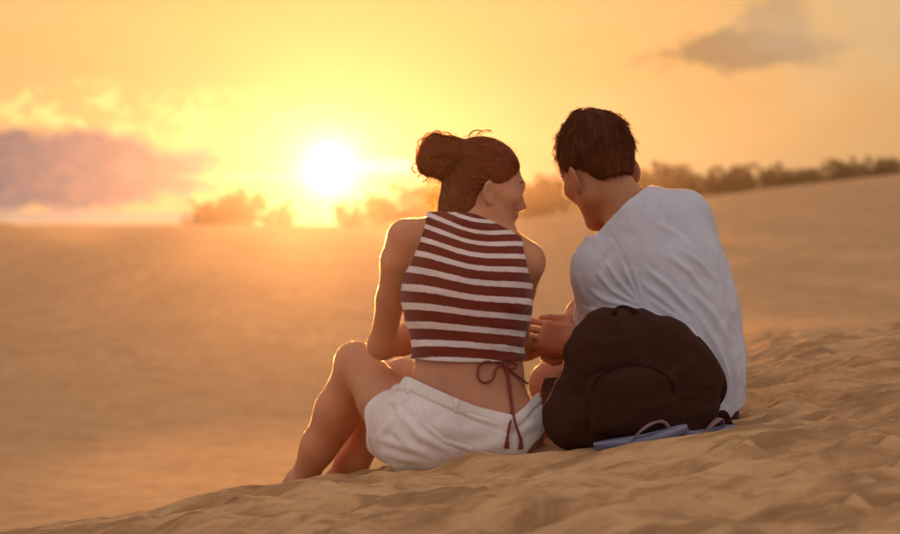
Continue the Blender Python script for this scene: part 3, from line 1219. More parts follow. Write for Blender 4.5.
    fl = [([(389, 402), (398, 404), (408, 398)], 3, .006), ([(398, 404), (402, 418), (398, 432)], 4, .007),
          ([(403, 416), (420, 436), (448, 450)], 4, .008), ([(378, 438), (395, 444), (420, 452)], 4, .006),
          ([(376, 440), (390, 424), (400, 412)], 4, .006), ([(382, 452), (400, 458), (425, 462)], 4, .006),
          ([(392, 430), (410, 445), (432, 458)], 4, .006), ([(376, 446), (388, 462), (400, 470)], 4, .005),
          ([(440, 424), (458, 432), (480, 431)], 7, .004), ([(455, 445), (480, 450), (505, 442)], 6, .004),
          ([(512, 418), (513, 432), (510, 448)], 2.2, -.006), ([(518, 436), (526, 428), (536, 424)], 4, .004)]

    def seams(V, N):
        U, W = uv_of(V)
        b = W - np.interp(U, wb[:, 0], wb[:, 1])
        h = .0042 * (1 - sstep(b, 11.5, 13.0))                       # waistband lies on top
        h += -.003 * np.exp(-((b - 14) / 1.2) ** 2)
        for path in ([(418, 404), (424, 424), (444, 441), (470, 449)], [(468, 416), (492, 424), (510, 430)]):
            bd = np.full(len(V), 1e9)
            for i in range(len(path) - 1):
                d, _ = seg_dist(U, W, path[i], path[i + 1])
                bd = np.minimum(bd, d)
            h += .0032 * np.exp(-(bd / 1.6) ** 2) - .0026 * np.exp(-((bd - 3.4) / 1.1) ** 2)
        s = (V - legL[0]) @ ((legL[1] - legL[0]) / np.linalg.norm(legL[1] - legL[0]))
        h += .0038 * sstep(s, .104, .108)
        return h * sstep(-N[:, 1], -.3, .2) + np.where(V[:, 1] > 5.25, .0, 0)
    sh = cloth(P, .0036, keep2, root, 'shorts', DENIM, fl, .005, seams, thick=.0026, lint=16000, gain=1.6)
    for u0, v0 in ((456, 398), (408.5, 379)):
        pth = [on_surface(u0 + .5, v0 + 1, .003), on_surface(u0 + .2, v0 + 7, .006), on_surface(u0, v0 + 15, .003)]
        V, Fs = tube(catmull(pth, 5), .0062, 8, .35)
        b = mesh_obj('belt_loop', V, Fs, DENIM, sh)

    # tie strings of the top: knot, two loops, two tails
    def cord(uv, r=.0028, lift=.004):
        return tube(catmull([on_surface(a, b, lift + dl) for a, b, dl in uv], 8), r, 7, .8)
    parts = [cord([(504, 364, .003), (494, 362, .004), (485, 362, .003), (479, 367, .004), (478, 376, .003), (482, 382, .003), (489, 382, .004), (494, 377, .006), (496, 369, .007), (503, 364, .006)]),
             cord([(504, 364, .006), (512, 362, .008), (517, 366, .008), (511, 369, .008), (505, 366, .006)]),
             cord([(505, 366, .004), (512, 372, .004), (521, 379, .004), (528, 384, .004)]),
             cord([(505, 365, .006), (508, 378, .006), (510, 394, .006), (512, 410, .006), (509, 428, .006), (507, 443, .006)], .0034),
             cord([(507, 368, .008), (510, 385, .009), (512, 404, .010), (515, 422, .008), (520, 437, .006), (521, 444, .004)], .0034)]
    V, Fs = join_parts(parts)
    st = mesh_obj('tie_string', V, Fs, CORD, top)
    kn = Shape()
    k0 = on_surface(505, 365, .008)
    kn.ell(k0, (.008, .006, .007), k=.004)
    kn.ell(k0 + np.array([.004, -.002, -.004]), (.006, .005, .006), k=.004)
    V, Q = kn.mesh(.0015)
    mesh_obj('knot', V, Q, CORD, top)
    bl = pt(511.5, 446, -.12)
    for u0, v0 in ((507, 443), (521, 444)):
        pth = [on_surface(u0, v0 - 6, .008), on_surface(u0, v0, .008), on_surface(u0 - .5, v0 + 5, .007)]
        V, Fs = tube(catmull(pth, 4), [.0036] * 4 + [.0058] * 4 + [.0068], 8, .6)
        mesh_obj('tassel', V, Fs, CORD, top)

    # hair: smooth swept cap, knotted bun, loose curls and wisps
    hs = 0.97
    L = lambda x, y, z: C + HM @ (np.array([x, y, z]) * hs)
    Hc = Shape()
    Hc.ell(L(0, -.018, .040), np.array([.082, .102, .088]) * hs, HM, .03)
    Hc.ell(L(0, -.060, -.030), np.array([.062, .052, .075]) * hs, HM, .04)
    Hc.ell(L(-.004, -.046, -.085), np.array([.062, .056, .070]) * hs, HM, .04)
    V, Q = Hc.mesh(.004)
    V = relax(V, Q, 2)
    T = tri(Q)
    q = (V - C) @ HM / hs
    yb = np.interp(q[:, 2], [-.16, -.10, -.05, -.03, .0, .03, .075, .15], [-.01, -.012, -.018, -.018, .044, .066, .098, .13])
    V, T = clip(V, T, yb - q[:, 1])
    N = vnormals(V, T)
    bun_c = pt(439, 157, .055)
    flow = bun_c - V
    fl_t = flow - N * (flow * N).sum(1)[:, None]
    fl_t /= np.linalg.norm(fl_t, axis=1)[:, None] + 1e-9
    side = np.cross(N, fl_t)
    # comb grooves running to the bun
    rel = V - bun_c
    az = np.arctan2((rel @ HM)[:, 0], (rel @ HM)[:, 2])
    rad = np.linalg.norm(rel, axis=1)
    q = (V - C) @ HM / hs
    yb = np.interp(q[:, 2], [-.16, -.10, -.05, -.03, .0, .03, .075, .15], [-.01, -.012, -.018, -.018, .044, .066, .098, .13])
    V = V - N * (.009 * (1 - sstep(yb - q[:, 1], 0, .028)))[:, None]
    V2 = V + N * (.0032 * fbm(az * 16, rad * 9, 3, 7) + .0012 * fbm(az * 50, rad * 14, 2, 17))[:, None]
    cap = (V2, T)
    bun = Shape()
    bun.ell(bun_c, (.050, .046, .048), k=.02)
    for a in range(9):
        an = a * 2.4
        d = np.array([math.cos(an), .5 * math.sin(an * 1.7), math.sin(an)])
        bun.ell(bun_c + d * .034, (.022 + .006 * math.sin(a * 3), .02, .022), k=.012)
    bun.cone(bun_c, L(-.01, -.07, .055), .034, .05, .03)
    Vb, Qb = bun.mesh(.003)
    Vb = relax(Vb, Qb, 2)
    Nb = vnormals(Vb, tri(Qb))
    rb = Vb - bun_c
    sp = np.arctan2(rb[:, 2], rb[:, 0])
    Vb = Vb + Nb * (.005 * np.sin(sp * 3 + np.linalg.norm(rb, axis=1) * 170 + rb[:, 1] * 60) + .004 * fbm(rb[:, 0] * 60, rb[:, 2] * 60 + rb[:, 1] * 40, 3, 3))[:, None]
    pieces = [cap, (Vb, Qb)]
    # strands lying on the cap, swept to the bun
    ids = rng.integers(0, len(V2), 5200)
    lens = rng.uniform(.02, .05, len(ids))
    dirs = fl_t[ids] + side[ids] * rng.normal(0, .10, (len(ids), 1)) + N[ids] * rng.uniform(.02, .14, (len(ids), 1))
    cv = -N[ids] * .35 + rng.normal(0, .05, (len(ids), 3))
    pieces.append(strand_mesh(V2[ids] - N[ids] * .001, dirs, lens, cv, .0007))
    # strands wound round the bun
    ids = rng.integers(0, len(Vb), 4200)
    tg = np.cross(Nb[ids], [0.1, -1, .1]) * rng.choice([-1, 1], (len(ids), 1), p=[.25, .75])
    tg += rng.normal(0, .35, (len(ids), 3))
    pieces.append(strand_mesh(Vb[ids], tg + Nb[ids] * rng.choice([.1, .2, .4], (len(ids), 1)), rng.uniform(.012, .034, len(ids)), -Nb[ids] * .9, .0007))
    # fly-away hairs on the crown
    ids = rng.integers(0, len(V2), 600)
    pieces.append(strand_mesh(V2[ids], fl_t[ids] * .9 + N[ids] * rng.uniform(.15, .5, (600, 1)) + rng.normal(0, .25, (600, 3)), rng.uniform(.02, .05, 600), -N[ids] * .4, .0005, 5))
    # baby hairs breaking up the hairline
    gq = (V2 - C) @ HM / hs
    ybb = np.interp(gq[:, 2], [-.16, -.10, -.05, -.03, .0, .03, .075, .15], [-.01, -.012, -.018, -.018, .044, .066, .098, .13])
    edge = np.where(ybb - gq[:, 1] < .012)[0]
    ids = rng.choice(edge, 2200)
    pieces.insert(3, strand_mesh(V2[ids] - N[ids] * .001, -fl_t[ids] * rng.uniform(.2, 1.0, (2200, 1)) + side[ids] * rng.normal(0, .6, (2200, 1)) + N[ids] * .08,
                                 rng.uniform(.006, .020, 2200), -N[ids] * .1, .0006))
    # wisps at the nape on the sun's side
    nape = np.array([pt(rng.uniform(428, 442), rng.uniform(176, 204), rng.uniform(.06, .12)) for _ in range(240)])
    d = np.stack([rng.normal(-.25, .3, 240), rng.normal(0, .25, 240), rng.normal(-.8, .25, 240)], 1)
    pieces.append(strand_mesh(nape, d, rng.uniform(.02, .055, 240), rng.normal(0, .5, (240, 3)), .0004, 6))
    # loose curls standing off the bun
    cur = []
    for (u0, v0, rr, a0) in ((424, 143, 6, 0), (421, 152, 5, 1), (419, 168, 7, 2), (430, 137, 5, .5), (437, 134, 4, 2.5), (446, 136, 5, 1.2), (423, 177, 5, 3), (478, 137, 9, .3), (487, 138, 10, .2)):
        th = np.linspace(0, 5.0, 22) + a0
        dyo = rng.uniform(.03, .07)
        pth = np.array([pt(u0 + rr * math.cos(t) * (1.2 - .05 * t), v0 + rr * .8 * math.sin(t), dyo + .006 * t) for t in th])
        for _ in range(4):
            Vt, Ft = tube(pth + rng.normal(0, .0016, 3) + rng.normal(0, .0004, pth.shape), .0008, 4)
            cur.append((np.array(Vt), np.array([f for f in Ft if len(f) == 4])))
    pieces += cur
    nb_ = len(pieces)
    # brows and lashes
    for sx in (-1, 1):
        m_ = 90
        tx = rng.uniform(0, 1, m_)
        rt = np.array([L(sx * (.014 + .034 * a_), .0885 - .014 * a_ ** 2, .027 + .004 * math.sin(3 * a_) + rng.normal(0, .0015)) for a_ in tx])
        dd = np.tile(HM @ np.array([sx * .95, -.05, .2]), (m_, 1)) + rng.normal(0, .12, (m_, 3))
        pieces.append(strand_mesh(rt, dd, rng.uniform(.006, .010, m_), rng.normal(0, .05, (m_, 3)), .0007, 3))
        rt = np.array([L(sx * (.022 + .018 * a_), 0.0885, .009) for a_ in np.linspace(0, 1, 30)])
        dd = np.tile(HM @ np.array([sx * .1, 1.0, .15]), (30, 1)) + rng.normal(0, .08, (30, 3))
        pieces.append(strand_mesh(rt, dd, rng.uniform(.004, .006, 30), np.tile(HM @ np.array([0, 0, .3]), (30, 1)), .0006, 3))
    V, T, cn = merge(pieces, True)
    mi = np.concatenate([np.full(c_, 0 if i < 2 else (1 if i < 5 else (2 if i < nb_ else 0))) for i, c_ in enumerate(cn)])
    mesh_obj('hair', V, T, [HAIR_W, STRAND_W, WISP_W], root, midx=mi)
    return root


# ------------------------------------------------------------------ the man
def man():
    root = thing('person', 'person with short dark hair in a pale T-shirt, leaning forward beside the backpack', 'person', pt(660, 440, .10))
    S = Shape()
    TOR = [(pt(664, 425, .10), (.165, .125, .115)), (pt(668, 375, .09), (.172, .120, .130)), (pt(666, 315, .10), (.172, .118, .130)),
           (pt(659, 262, .13), (.156, .112, .100))]
    for c, r in TOR:
        S.ell(c, r, k=.07)
    shL, shR = pt(604, 270, .12), pt(681, 222, .18)
    nb = pt(642, 226, .13)
    C = pt(598, 170, .20)
    yaw, pit = R(30), R(27)
    HM = frame((-math.sin(yaw) * math.cos(pit), math.cos(yaw) * math.cos(pit), -math.sin(pit)), roll=R(8))
    hs = 1.08
    S.cone(nb, pt(612, 188, .175), .062, .056, .04)
    S.cone(nb, shL, .055, .058, .06)
    S.cone(nb, shR, .055, .058, .06)
    head_prims(S, C, HM, hs, True)
    # left arm
    eL = pt(638, 350, .26)
    wL = pt(579, 344, .33)
    S.chain([shL, pt(612, 305, .20), eL], [.060, .050, .042], .02)
    S.chain([eL, pt(606, 346, .29), wL], [.042, .043, .029], .02)
    hand_prims(S, wL, pt(546, 336, .345) - wL, np.array([0, .92, -.35]), -1, 1.06, curl=(.30, .75, .5), spread=.05, thumb=.55)
    # right arm, reaching across the far side
    eR = pt(640, 316, .52)
    wR = pt(575, 320, .42)
    S.chain([shR, pt(668, 268, .36), eR], [.058, .048, .042], .02)
    S.chain([eR, pt(604, 312, .47), wR], [.042, .040, .028], .02)
    hand_prims(S, wR, pt(548, 337, .40) - wR, np.array([-.2, -.35, -.9]), -1, 1.05, curl=(1.0, 1.3, .8), spread=.03, thumb=1.0)
    # legs
    kL, kR = pt(552, 384, .50), pt(587, 318, .60)
    hL, hR = pt(640, 430, .14), pt(694, 430, .16)
    S.chain([hL, pt(592, 405, .34), kL], [.095, .078, .056], .03)
    aL = pt(566, 452, .80)
    S.chain([kL, pt(552, 415, .62), aL], [.056, .056, .036], .03)
    foot_prims(S, aL, (-.35, .9, 0), 1.1)
    S.chain([hR, pt(640, 372, .42), kR], [.095, .078, .057], .03)
    aR = pt(600, 440, .88)
    S.chain([kR, pt(590, 370, .72), aR], [.056, .056, .036], .03)
    foot_prims(S, aR, (-.3, .95, 0), 1.1)
    finish_body(S, 'body', SKIN_M, root)

    eyes(C, HM, hs, root)
    # shorts
    P = Shape()
    o = .016
    P.ell(TOR[0][0], np.array(TOR[0][1]) + o, k=.05)
    P.ell(pt(667, 392, .10), (.165 + o, .115 + o, .07), k=.05)
    for a, b in ((hL, kL), (hR, kR)):
        P.cone(a, a + (b - a) * .86, .112, .084, .05)
    P.cone(pt(612, 425, .26), pt(570, 424, .37), .085, .068, .05)

    def keep(V):
        g = np.full(len(V), 1.0)
        for a, b in ((hL, kL), (hR, kR)):
            d = (b - a) / np.linalg.norm(b - a)
            s = (V - a) @ d
            r = np.linalg.norm(V - a - s[:, None] * d, axis=1)
            g = np.minimum(g, np.maximum(.80 * np.linalg.norm(b - a) + .012 * np.sin(V[:, 2] * 40) - s, r - .13))
        U, W = uv_of(V)
        return np.minimum(g, (W - 378) * .0025)
    cloth(P, .005, keep, root, 'shorts', DARKCLOTH, [([(560, 240), (600, 410), (640, 240)], 7, .008), ([(555, 440), (590, 428), (620, 435)], 6, .006)], .008)

    # T-shirt
    Ts = Shape()
    o = .014
    for i, (c, r) in enumerate(TOR):
        Ts.ell(c, np.array(r) + o + (.012 if i in (0, 1) else 0), k=.08)
    slL = (shL + np.array([0, 0, .0]), pt(607, 318, .21))
    slR = (shR, pt(672, 262, .34))
    Ts.cone(nb, shL, .055 + o, .060 + o, .07)
    Ts.cone(nb, shR, .058 + o, .058 + o, .08)
    Ts.cone(nb, pt(619, 206, .155), .058 + o, .050 + o, .06)
    Ts.cone(*slL, .072, .084, .05)
    Ts.cone(pt(640, 262, .10), pt(628, 300, .14), .06, .06, .06)       # cloth bridging the armpit
    Ts.cone(*slR, .070, .078, .05)
    nax = pt(607, 186, .175) - nb
    nax = nax / np.linalg.norm(nax)
    nc = pt(624, 211, .10)
    nplane = nax + np.array([-.10, -.05, 0])
    nplane /= np.linalg.norm(nplane)
    Tor = Shape()
    for c, r in TOR:
        Tor.ell(c, np.array(r) + o, k=.08)

    def sleeve_s(V, sl):
        d = (sl[1] - sl[0]) / np.linalg.norm(sl[1] - sl[0])
        s = (V - sl[0]) @ d
        r = np.linalg.norm(V - sl[0] - s[:, None] * d, axis=1)
        return s - np.linalg.norm(sl[1] - sl[0]), r

    def keep3(V):
        U, W = uv_of(V)
        n1 = (V - nc) @ nplane
        s_ = (V - nb) @ nax
        dn = np.linalg.norm(V - nb - s_[:, None] * nax, axis=1)
        g = -np.minimum(n1, .13 - dn)
        td = Tor.eval(V)
        for sl in (slL, slR):
            s, r = sleeve_s(V, sl)
            g = np.minimum(g, np.maximum(-s - .004, (.012 - td) * 1.0))
        return np.minimum(g, (np.interp(U, [560, 640, 700, 725, 735, 745, 760], [432, 432, 428, 426, 412, 404, 400]) - W) * .0025)
    ap = (640, 304)
    fl = [([(606, 262), (618, 280), ap], 3.2, .009), ([(597, 272), (612, 290), (636, 304)], 3.2, .010), ([(590, 290), (606, 300), (632, 307)], 3.4, .008),
          ([(622, 262), (630, 280), (641, 302)], 2.8, .008), ([(634, 268), (638, 284), (643, 302)], 2.6, .007), ([(584, 308), (600, 313), (625, 309)], 3.2, .006),
          ([(646, 268), (668, 286), (692, 312)], 4.2, .009), ([(640, 281), (664, 300), (688, 322)], 4.4, .008), ([(652, 300), (676, 318), (700, 342)], 4.5, .007),
          ([(668, 256), (690, 272), (708, 296)], 4.5, .007),
          ([(682, 250), (700, 262), (716, 282)], 4, .006), ([(655, 222), (676, 234), (696, 252)], 5, .005), ([(700, 318), (716, 344), (726, 372)], 5, .006),
          ([(690, 290), (712, 312), (728, 340)], 5, .006), ([(720, 350), (728, 376), (728, 402)], 4, .007), ([(733, 352), (736, 378), (731, 402)], 3.5, .006),
          ([(646, 199), (646, 206), (643, 216)], 2.2, .005), ([(640, 203), (640, 210), (636, 221)], 2.0, .004), ([(655, 198), (656, 206), (655, 216)], 2.2, .004),
          ([(612, 243), (604, 252), (600, 262)], 4, .004), ([(576, 275), (582, 290), (588, 305)], 3.5, .004)]

    def shirt_trim(V, N):
        n1 = (V - nc) @ nplane
        s_ = (V - nb) @ nax
        dn = np.linalg.norm(V - nb - s_[:, None] * nax, axis=1)
        h = np.where(dn < .14, .0022 * sstep(n1, -.017, -.015), 0)
        s, r = sleeve_s(V, slL)
        td = Tor.eval(V)
        h = h + np.where(td > .012, .0015 * sstep(s, -.024, -.021) - .001 * np.exp(-((s + .024) / .002) ** 2), 0)
        # seam round the shoulder
        U, W = uv_of(V)
        sd = np.full(len(V), 1e9)
        pth = [(612, 236), (622, 252), (632, 276), (640, 302)]
        for i in range(3):
            d, _ = seg_dist(U, W, pth[i], pth[i + 1])
            sd = np.minimum(sd, d)
        h = h - .0018 * np.exp(-(sd / 1.4) ** 2) * sstep(-N[:, 1], 0, .3)
        return h
    cloth(Ts, .0042, keep3, root, 't_shirt', SHIRT, fl, .007, shirt_trim, thick=.002, rel=2, it2=1, lint=130000, gain=1.35, fw=.72)

    # hair
    L = lambda x, y, z: C + HM @ (np.array([x, y, z]) * hs)
    Hc = Shape()
    Hc.ell(L(0, -.018, .044), np.array([.080, .104, .099]) * hs, HM, .03)
    Hc.ell(L(0, -.048, -.012), np.array([.070, .056, .070]) * hs, HM, .04)
    V, Q = Hc.mesh(.004)
    V = relax(V, Q, 2)
    T = tri(Q)
    q = (V - C) @ HM / hs
    yb = np.interp(q[:, 2], [-.16, -.062, -.052, -.03, .0, .012, .03, .08, .15], [-.30, -.12, -.040, -.036, -.026, .030, .055, .088, .12])
    yb = yb + .006 * np.sin(q[:, 0] * 160) * (q[:, 2] < -.02)
    V, T = clip(V, T, yb - q[:, 1])
    N = vnormals(V, T)
    V = V + N * (.005 * fbm(q_ := (V @ HM)[:, 0] * 55, (V @ HM)[:, 1] * 38 + (V @ HM)[:, 2] * 30, 3, 29))[:, None]
    # taper the cap down to the skin at the hairline
    q = (V - C) @ HM / hs
    low = sstep(-q[:, 2], -.030, .045)
    V = V - N * (low * .015)[:, None]
    crown = L(.01, -.07, .10)
    ids = rng.integers(0, len(V), 9000)
    fl_ = V[ids] - crown
    fl_ = fl_ - N[ids] * (fl_ * N[ids]).sum(1)[:, None]
    fl_ /= np.linalg.norm(fl_, axis=1)[:, None] + 1e-9
    tw = np.cross(N[ids], fl_)
    ln = np.where(q[ids, 2] > .02, rng.uniform(.018, .036, len(ids)), rng.uniform(.007, .015, len(ids)))
    d = fl_ * .8 + tw * .35 + N[ids] * rng.uniform(.08, .34, (len(ids), 1)) + rng.normal(0, .16, (len(ids), 3))
    pieces = [(V, T), strand_mesh(V[ids] - N[ids] * .002, d, ln, -N[ids] * .25 + rng.normal(0, .15, (len(ids), 3)), .0010)]
    # longer tousled tufts on top and along the brow
    top = np.where((q[:, 2] > .075) | ((q[:, 1] > .04) & (q[:, 2] > .03)))[0]
    for tuft in range(90):
        c0 = rng.choice(top)
        if np.linalg.norm(V[c0] - crown) < .045:
            continue
        base = fl_dir = V[c0] - crown
        base = base - N[c0] * (base @ N[c0])
        base /= np.linalg.norm(base) + 1e-9
        d0 = base * .8 + N[c0] * rng.uniform(.08, .38) + rng.normal(0, .2, 3)
        m = 26
        rt = V[c0] + rng.normal(0, .005, (m, 3))
        pieces.append(strand_mesh(rt, d0 + rng.normal(0, .10, (m, 3)), rng.uniform(.014, .026, m), np.tile(-N[c0] * .35 + rng.normal(0, .2, 3), (m, 1)), .0010))
    # brows and lashes
    for sx in (-1, 1):
        m_ = 90
        tx = rng.uniform(0, 1, m_)
        rt = np.array([L(sx * (.014 + .034 * a_), .0885 - .014 * a_ ** 2, .027 + .004 * math.sin(3 * a_) + rng.normal(0, .0015)) for a_ in tx])
        dd = np.tile(HM @ np.array([sx * .95, -.05, .2]), (m_, 1)) + rng.normal(0, .12, (m_, 3))
        pieces.append(strand_mesh(rt, dd, rng.uniform(.006, .010, m_), rng.normal(0, .05, (m_, 3)), .0007, 3))
        rt = np.array([L(sx * (.022 + .018 * a_), 0.0885, .009) for a_ in np.linspace(0, 1, 30)])
        dd = np.tile(HM @ np.array([sx * .1, 1.0, .15]), (30, 1)) + rng.normal(0, .08, (30, 3))
        pieces.append(strand_mesh(rt, dd, rng.uniform(.004, .006, 30), np.tile(HM @ np.array([0, 0, .3]), (30, 1)), .0006, 3))
    Vh, Th, cn = merge(pieces, True)
    mi = np.concatenate([np.full(c_, 0 if i < 1 else 1) for i, c_ in enumerate(cn)])
    mesh_obj('hair', Vh, Th, [HAIR_M, STRAND_M], root, midx=mi)
    return root


woman()
man()
# ------------------------------------------------------------------ the backpack
def backpack():
    root = thing('backpack', 'dark backpack with orange glare put into its colour, standing on the sand against the pale T-shirt', 'backpack', pt(640, 440, -.15))
    B = Shape()
    B.box(pt(632, 385, -.165), (.155, .075, .125), .07, k=.06)
    B.ell(pt(630, 352, -.165), (.135, .072, .108), k=.06)
    B.ell(pt(662, 372, -.16), (.105, .072, .115), k=.05)
    B.ell(pt(600, 415, -.165), (.105, .080, .075), k=.05)
    B.ell(pt(590, 428, -.15), (.095, .072, .055), k=.04)
    B.ell(pt(660, 420, -.165), (.115, .078, .062), k=.05)
    B.ell(pt(686, 384, -.145), (.085, .062, .085), k=.05)
    B.ell(pt(676, 420, -.15), (.085, .065, .060), k=.05)
    B.ell(pt(612, 345, -.16), (.095, .065, .085), k=.05)
    B.ell(pt(578, 412, -.12), (.072, .060, .085), k=.05)
    B.ell(pt(594, 380, -.14), (.062, .056, .080), k=.06)
    B.ell(pt(579, 406, -.13), (.064, .055, .075), k=.05)
    V, Q = B.mesh(.004)
    V = relax(V, Q, 2)
    N = vnormals(V, tri(Q))
    V = V + N * (.014 * fbm(V[:, 0] * 9, V[:, 2] * 9 + V[:, 1] * 5, 3, 51) - .010 * np.abs(fbm(V[:, 0] * 12 + V[:, 2] * 7, V[:, 2] * 16 - V[:, 0] * 5, 2, 57)))[:, None]
    bvh_add(V, Q)
    mesh_obj('main_compartment', V, Q, NYLON, root)
    Pk = Shape()
    Pk.box(pt(634, 405, -.235), (.112, .034, .075), .032, k=.03)
    Pk.ell(pt(634, 390, -.235), (.098, .032, .062), k=.04)
    V, Q = Pk.mesh(.004)
    V = relax(V, Q, 2)
    N = vnormals(V, tri(Q))
    V = V + N * (.010 * fbm(V[:, 0] * 14, V[:, 2] * 14, 3, 63) - .008 * np.abs(fbm(V[:, 0] * 16 - V[:, 2] * 8, V[:, 2] * 18, 2, 67)))[:, None]
    bvh_add(V, Q)
    pk = mesh_obj('front_pocket', V, Q, NYLON, root)
    zp = [on_surface(u, v, .002) for u, v in ((592, 392), (598, 378), (612, 369), (634, 366), (656, 369), (670, 379), (675, 393))]
    V, Fs = tube(catmull(zp, 6), .0032, 6, .6)
    mesh_obj('zip', V, Fs, WEBBING, pk)
    hp = [on_surface(616, 314, .0), on_surface(614, 312, .012), pt(622, 307.5, -.165), on_surface(634, 311, .012), on_surface(633, 314, .0)]
    V, Fs = tube(catmull(hp, 6), .0065, 8, .35)
    mesh_obj('carry_loop', V, Fs, WEBBING, root)
    # shoulder strap sagging out on the right, with its tail and buckle
    sp = [pt(688, 336, -.115), pt(698, 346, -.13), pt(710, 362, -.14), pt(718, 378, -.145), pt(719, 390, -.15), pt(712, 402, -.155), pt(703, 414, -.16), pt(694, 428, -.165), pt(688, 438, -.165)]
    V, Fs = tube(catmull(sp, 6), [.010] * 3 + [.022] * 30 + [.018] * 16, 10, .38, up=(.5, -1, .3))
    mesh_obj('shoulder_strap', V, Fs, WEBBING, root)
    sp = [pt(690, 345, -.09), pt(700, 362, -.09), pt(706, 384, -.10), pt(704, 404, -.11), pt(700, 424, -.12), pt(704, 437, -.13)]
    V, Fs = tube(catmull(sp, 6), .020, 10, .38, up=(.6, -1, .2))
    mesh_obj('shoulder_strap', V, Fs, WEBBING, root)
    bp = pt(703, 412, -.178)
    Bk = Shape()
    Bk.box(bp, (.011, .004, .015), .003, k=.004)
    Bk.box(bp, (.006, .01, .004), .001, k=.002, neg=True)
    V, Q = Bk.mesh(.0016)
    mesh_obj('buckle', V, Q, BUCKLE, root)
    for a in ([pt(703, 416, -.18), pt(712, 424, -.17), pt(722, 427, -.16), pt(728, 432, -.15)],
              [pt(706, 420, -.15), pt(716, 418, -.13), pt(724, 414, -.12), pt(729, 424, -.12), pt(732, 432, -.12)]):
        V, Fs = tube(catmull(a, 6), .010, 8, .22, up=(.2, -1, .5))
        mesh_obj('webbing_tail', V, Fs, WEBBING, root)
    return root


def flip_flop(toe, heel, dyt, dyh, label, lift):
    a, b = pt(*toe, dyt), pt(*heel, dyh)
    L = np.linalg.norm(b - a)
    for p_ in (a, b):
        p_[2] = float(np.mean(ground_z(np.full(9, p_[0]), p_[1] + np.linspace(-.04, .04, 9)))) + .001
    mid = (a + b) / 2
    root = thing('flip_flop', label, 'flip-flop', tuple(mid), 'flip-flops by the backpack')
    f = (a - b) / L
    n = np.array([0, -.05, 1.0])
    n = n - f * (n @ f)
    n /= np.linalg.norm(n)
    s = np.cross(f, n)
    out = []
    for i in range(48):
        t = 2 * math.pi * i / 48
        x = math.cos(t)
        wd = .046 * (1 + .22 * x - .12 * math.cos(2 * t)) * (1 - .10 * math.exp(-((x + .25) / .35) ** 2))
        out.append((x * L / 2, math.sin(t) * wd))

    def slab(z0, z1, sc, arch):
        V, Fs = [], []
        m = len(out)
        rows = [(z0, sc * .985), (z0 + (z1 - z0) * .25, sc), (z1 - (z1 - z0) * .25, sc), (z1, sc * .985)]
        for z, k in rows:
            for (x, y) in out:
                up = arch * (math.exp(-((x / L - .5) / .2) ** 2) * .9 + math.exp(-((x / L + .5) / .3) ** 2) * .3)
                V.append(mid + f * x * k + s * y * k + n * (z + up))
        for r in range(3):
            for i in range(m):
                j = (i + 1) % m
                Fs.append((r * m + i, r * m + j, (r + 1) * m + j, (r + 1) * m + i))
        for r, fl in ((0, True), (3, False)):
            c = len(V)
            V.append(np.mean(V[r * m:(r + 1) * m], 0))
            for i in range(m):
                j = (i + 1) % m
                Fs.append((c, j + r * m, i + r * m) if fl else (c, i + r * m, j + r * m))
        return V, Fs
    V, Fs = slab(0, .0085, 1.0, .010)
    mesh_obj('outsole', V, Fs, RUBBER_BLUE, root, smooth=False)
    V, Fs = slab(.0087, .017, .985, .010)
    mesh_obj('insole', V, Fs, RUBBER_PALE, root, smooth=False)
    q = lambda x, y, z: mid + f * x * L + s * y + n * z
    for sd in (-1, 1):
        path = catmull([q(.30, 0, .020), q(.26, sd * .006, .040), q(.16, sd * .026, .046), q(.03, sd * .040, .034), q(-.08, sd * .040, .014)], 7)
        w = np.interp(np.linspace(0, 1, len(path)), [0, .2, .6, 1], [.004, .006, .010, .007])
        V, Fs = tube(path, w, 8, .35, up=n)
        mesh_obj('strap', V, Fs, STRAP_MAUVE, root)
    V, Fs = tube(catmull([q(.31, 0, .012), q(.305, 0, .026), q(.28, 0, .040)], 4), .0035, 8)
    mesh_obj('toe_post', V, Fs, STRAP_MAUVE, root)
    return root


backpack()
flip_flop((690, 427), (594, 441), -.29, -.25, 'blue-grey flip-flop with mauve straps lying in front of the backpack', 0)
flip_flop((738, 431), (664, 437), -.17, -.235, 'dark blue flip-flop tucked behind the other one under the backpack strap', 0)


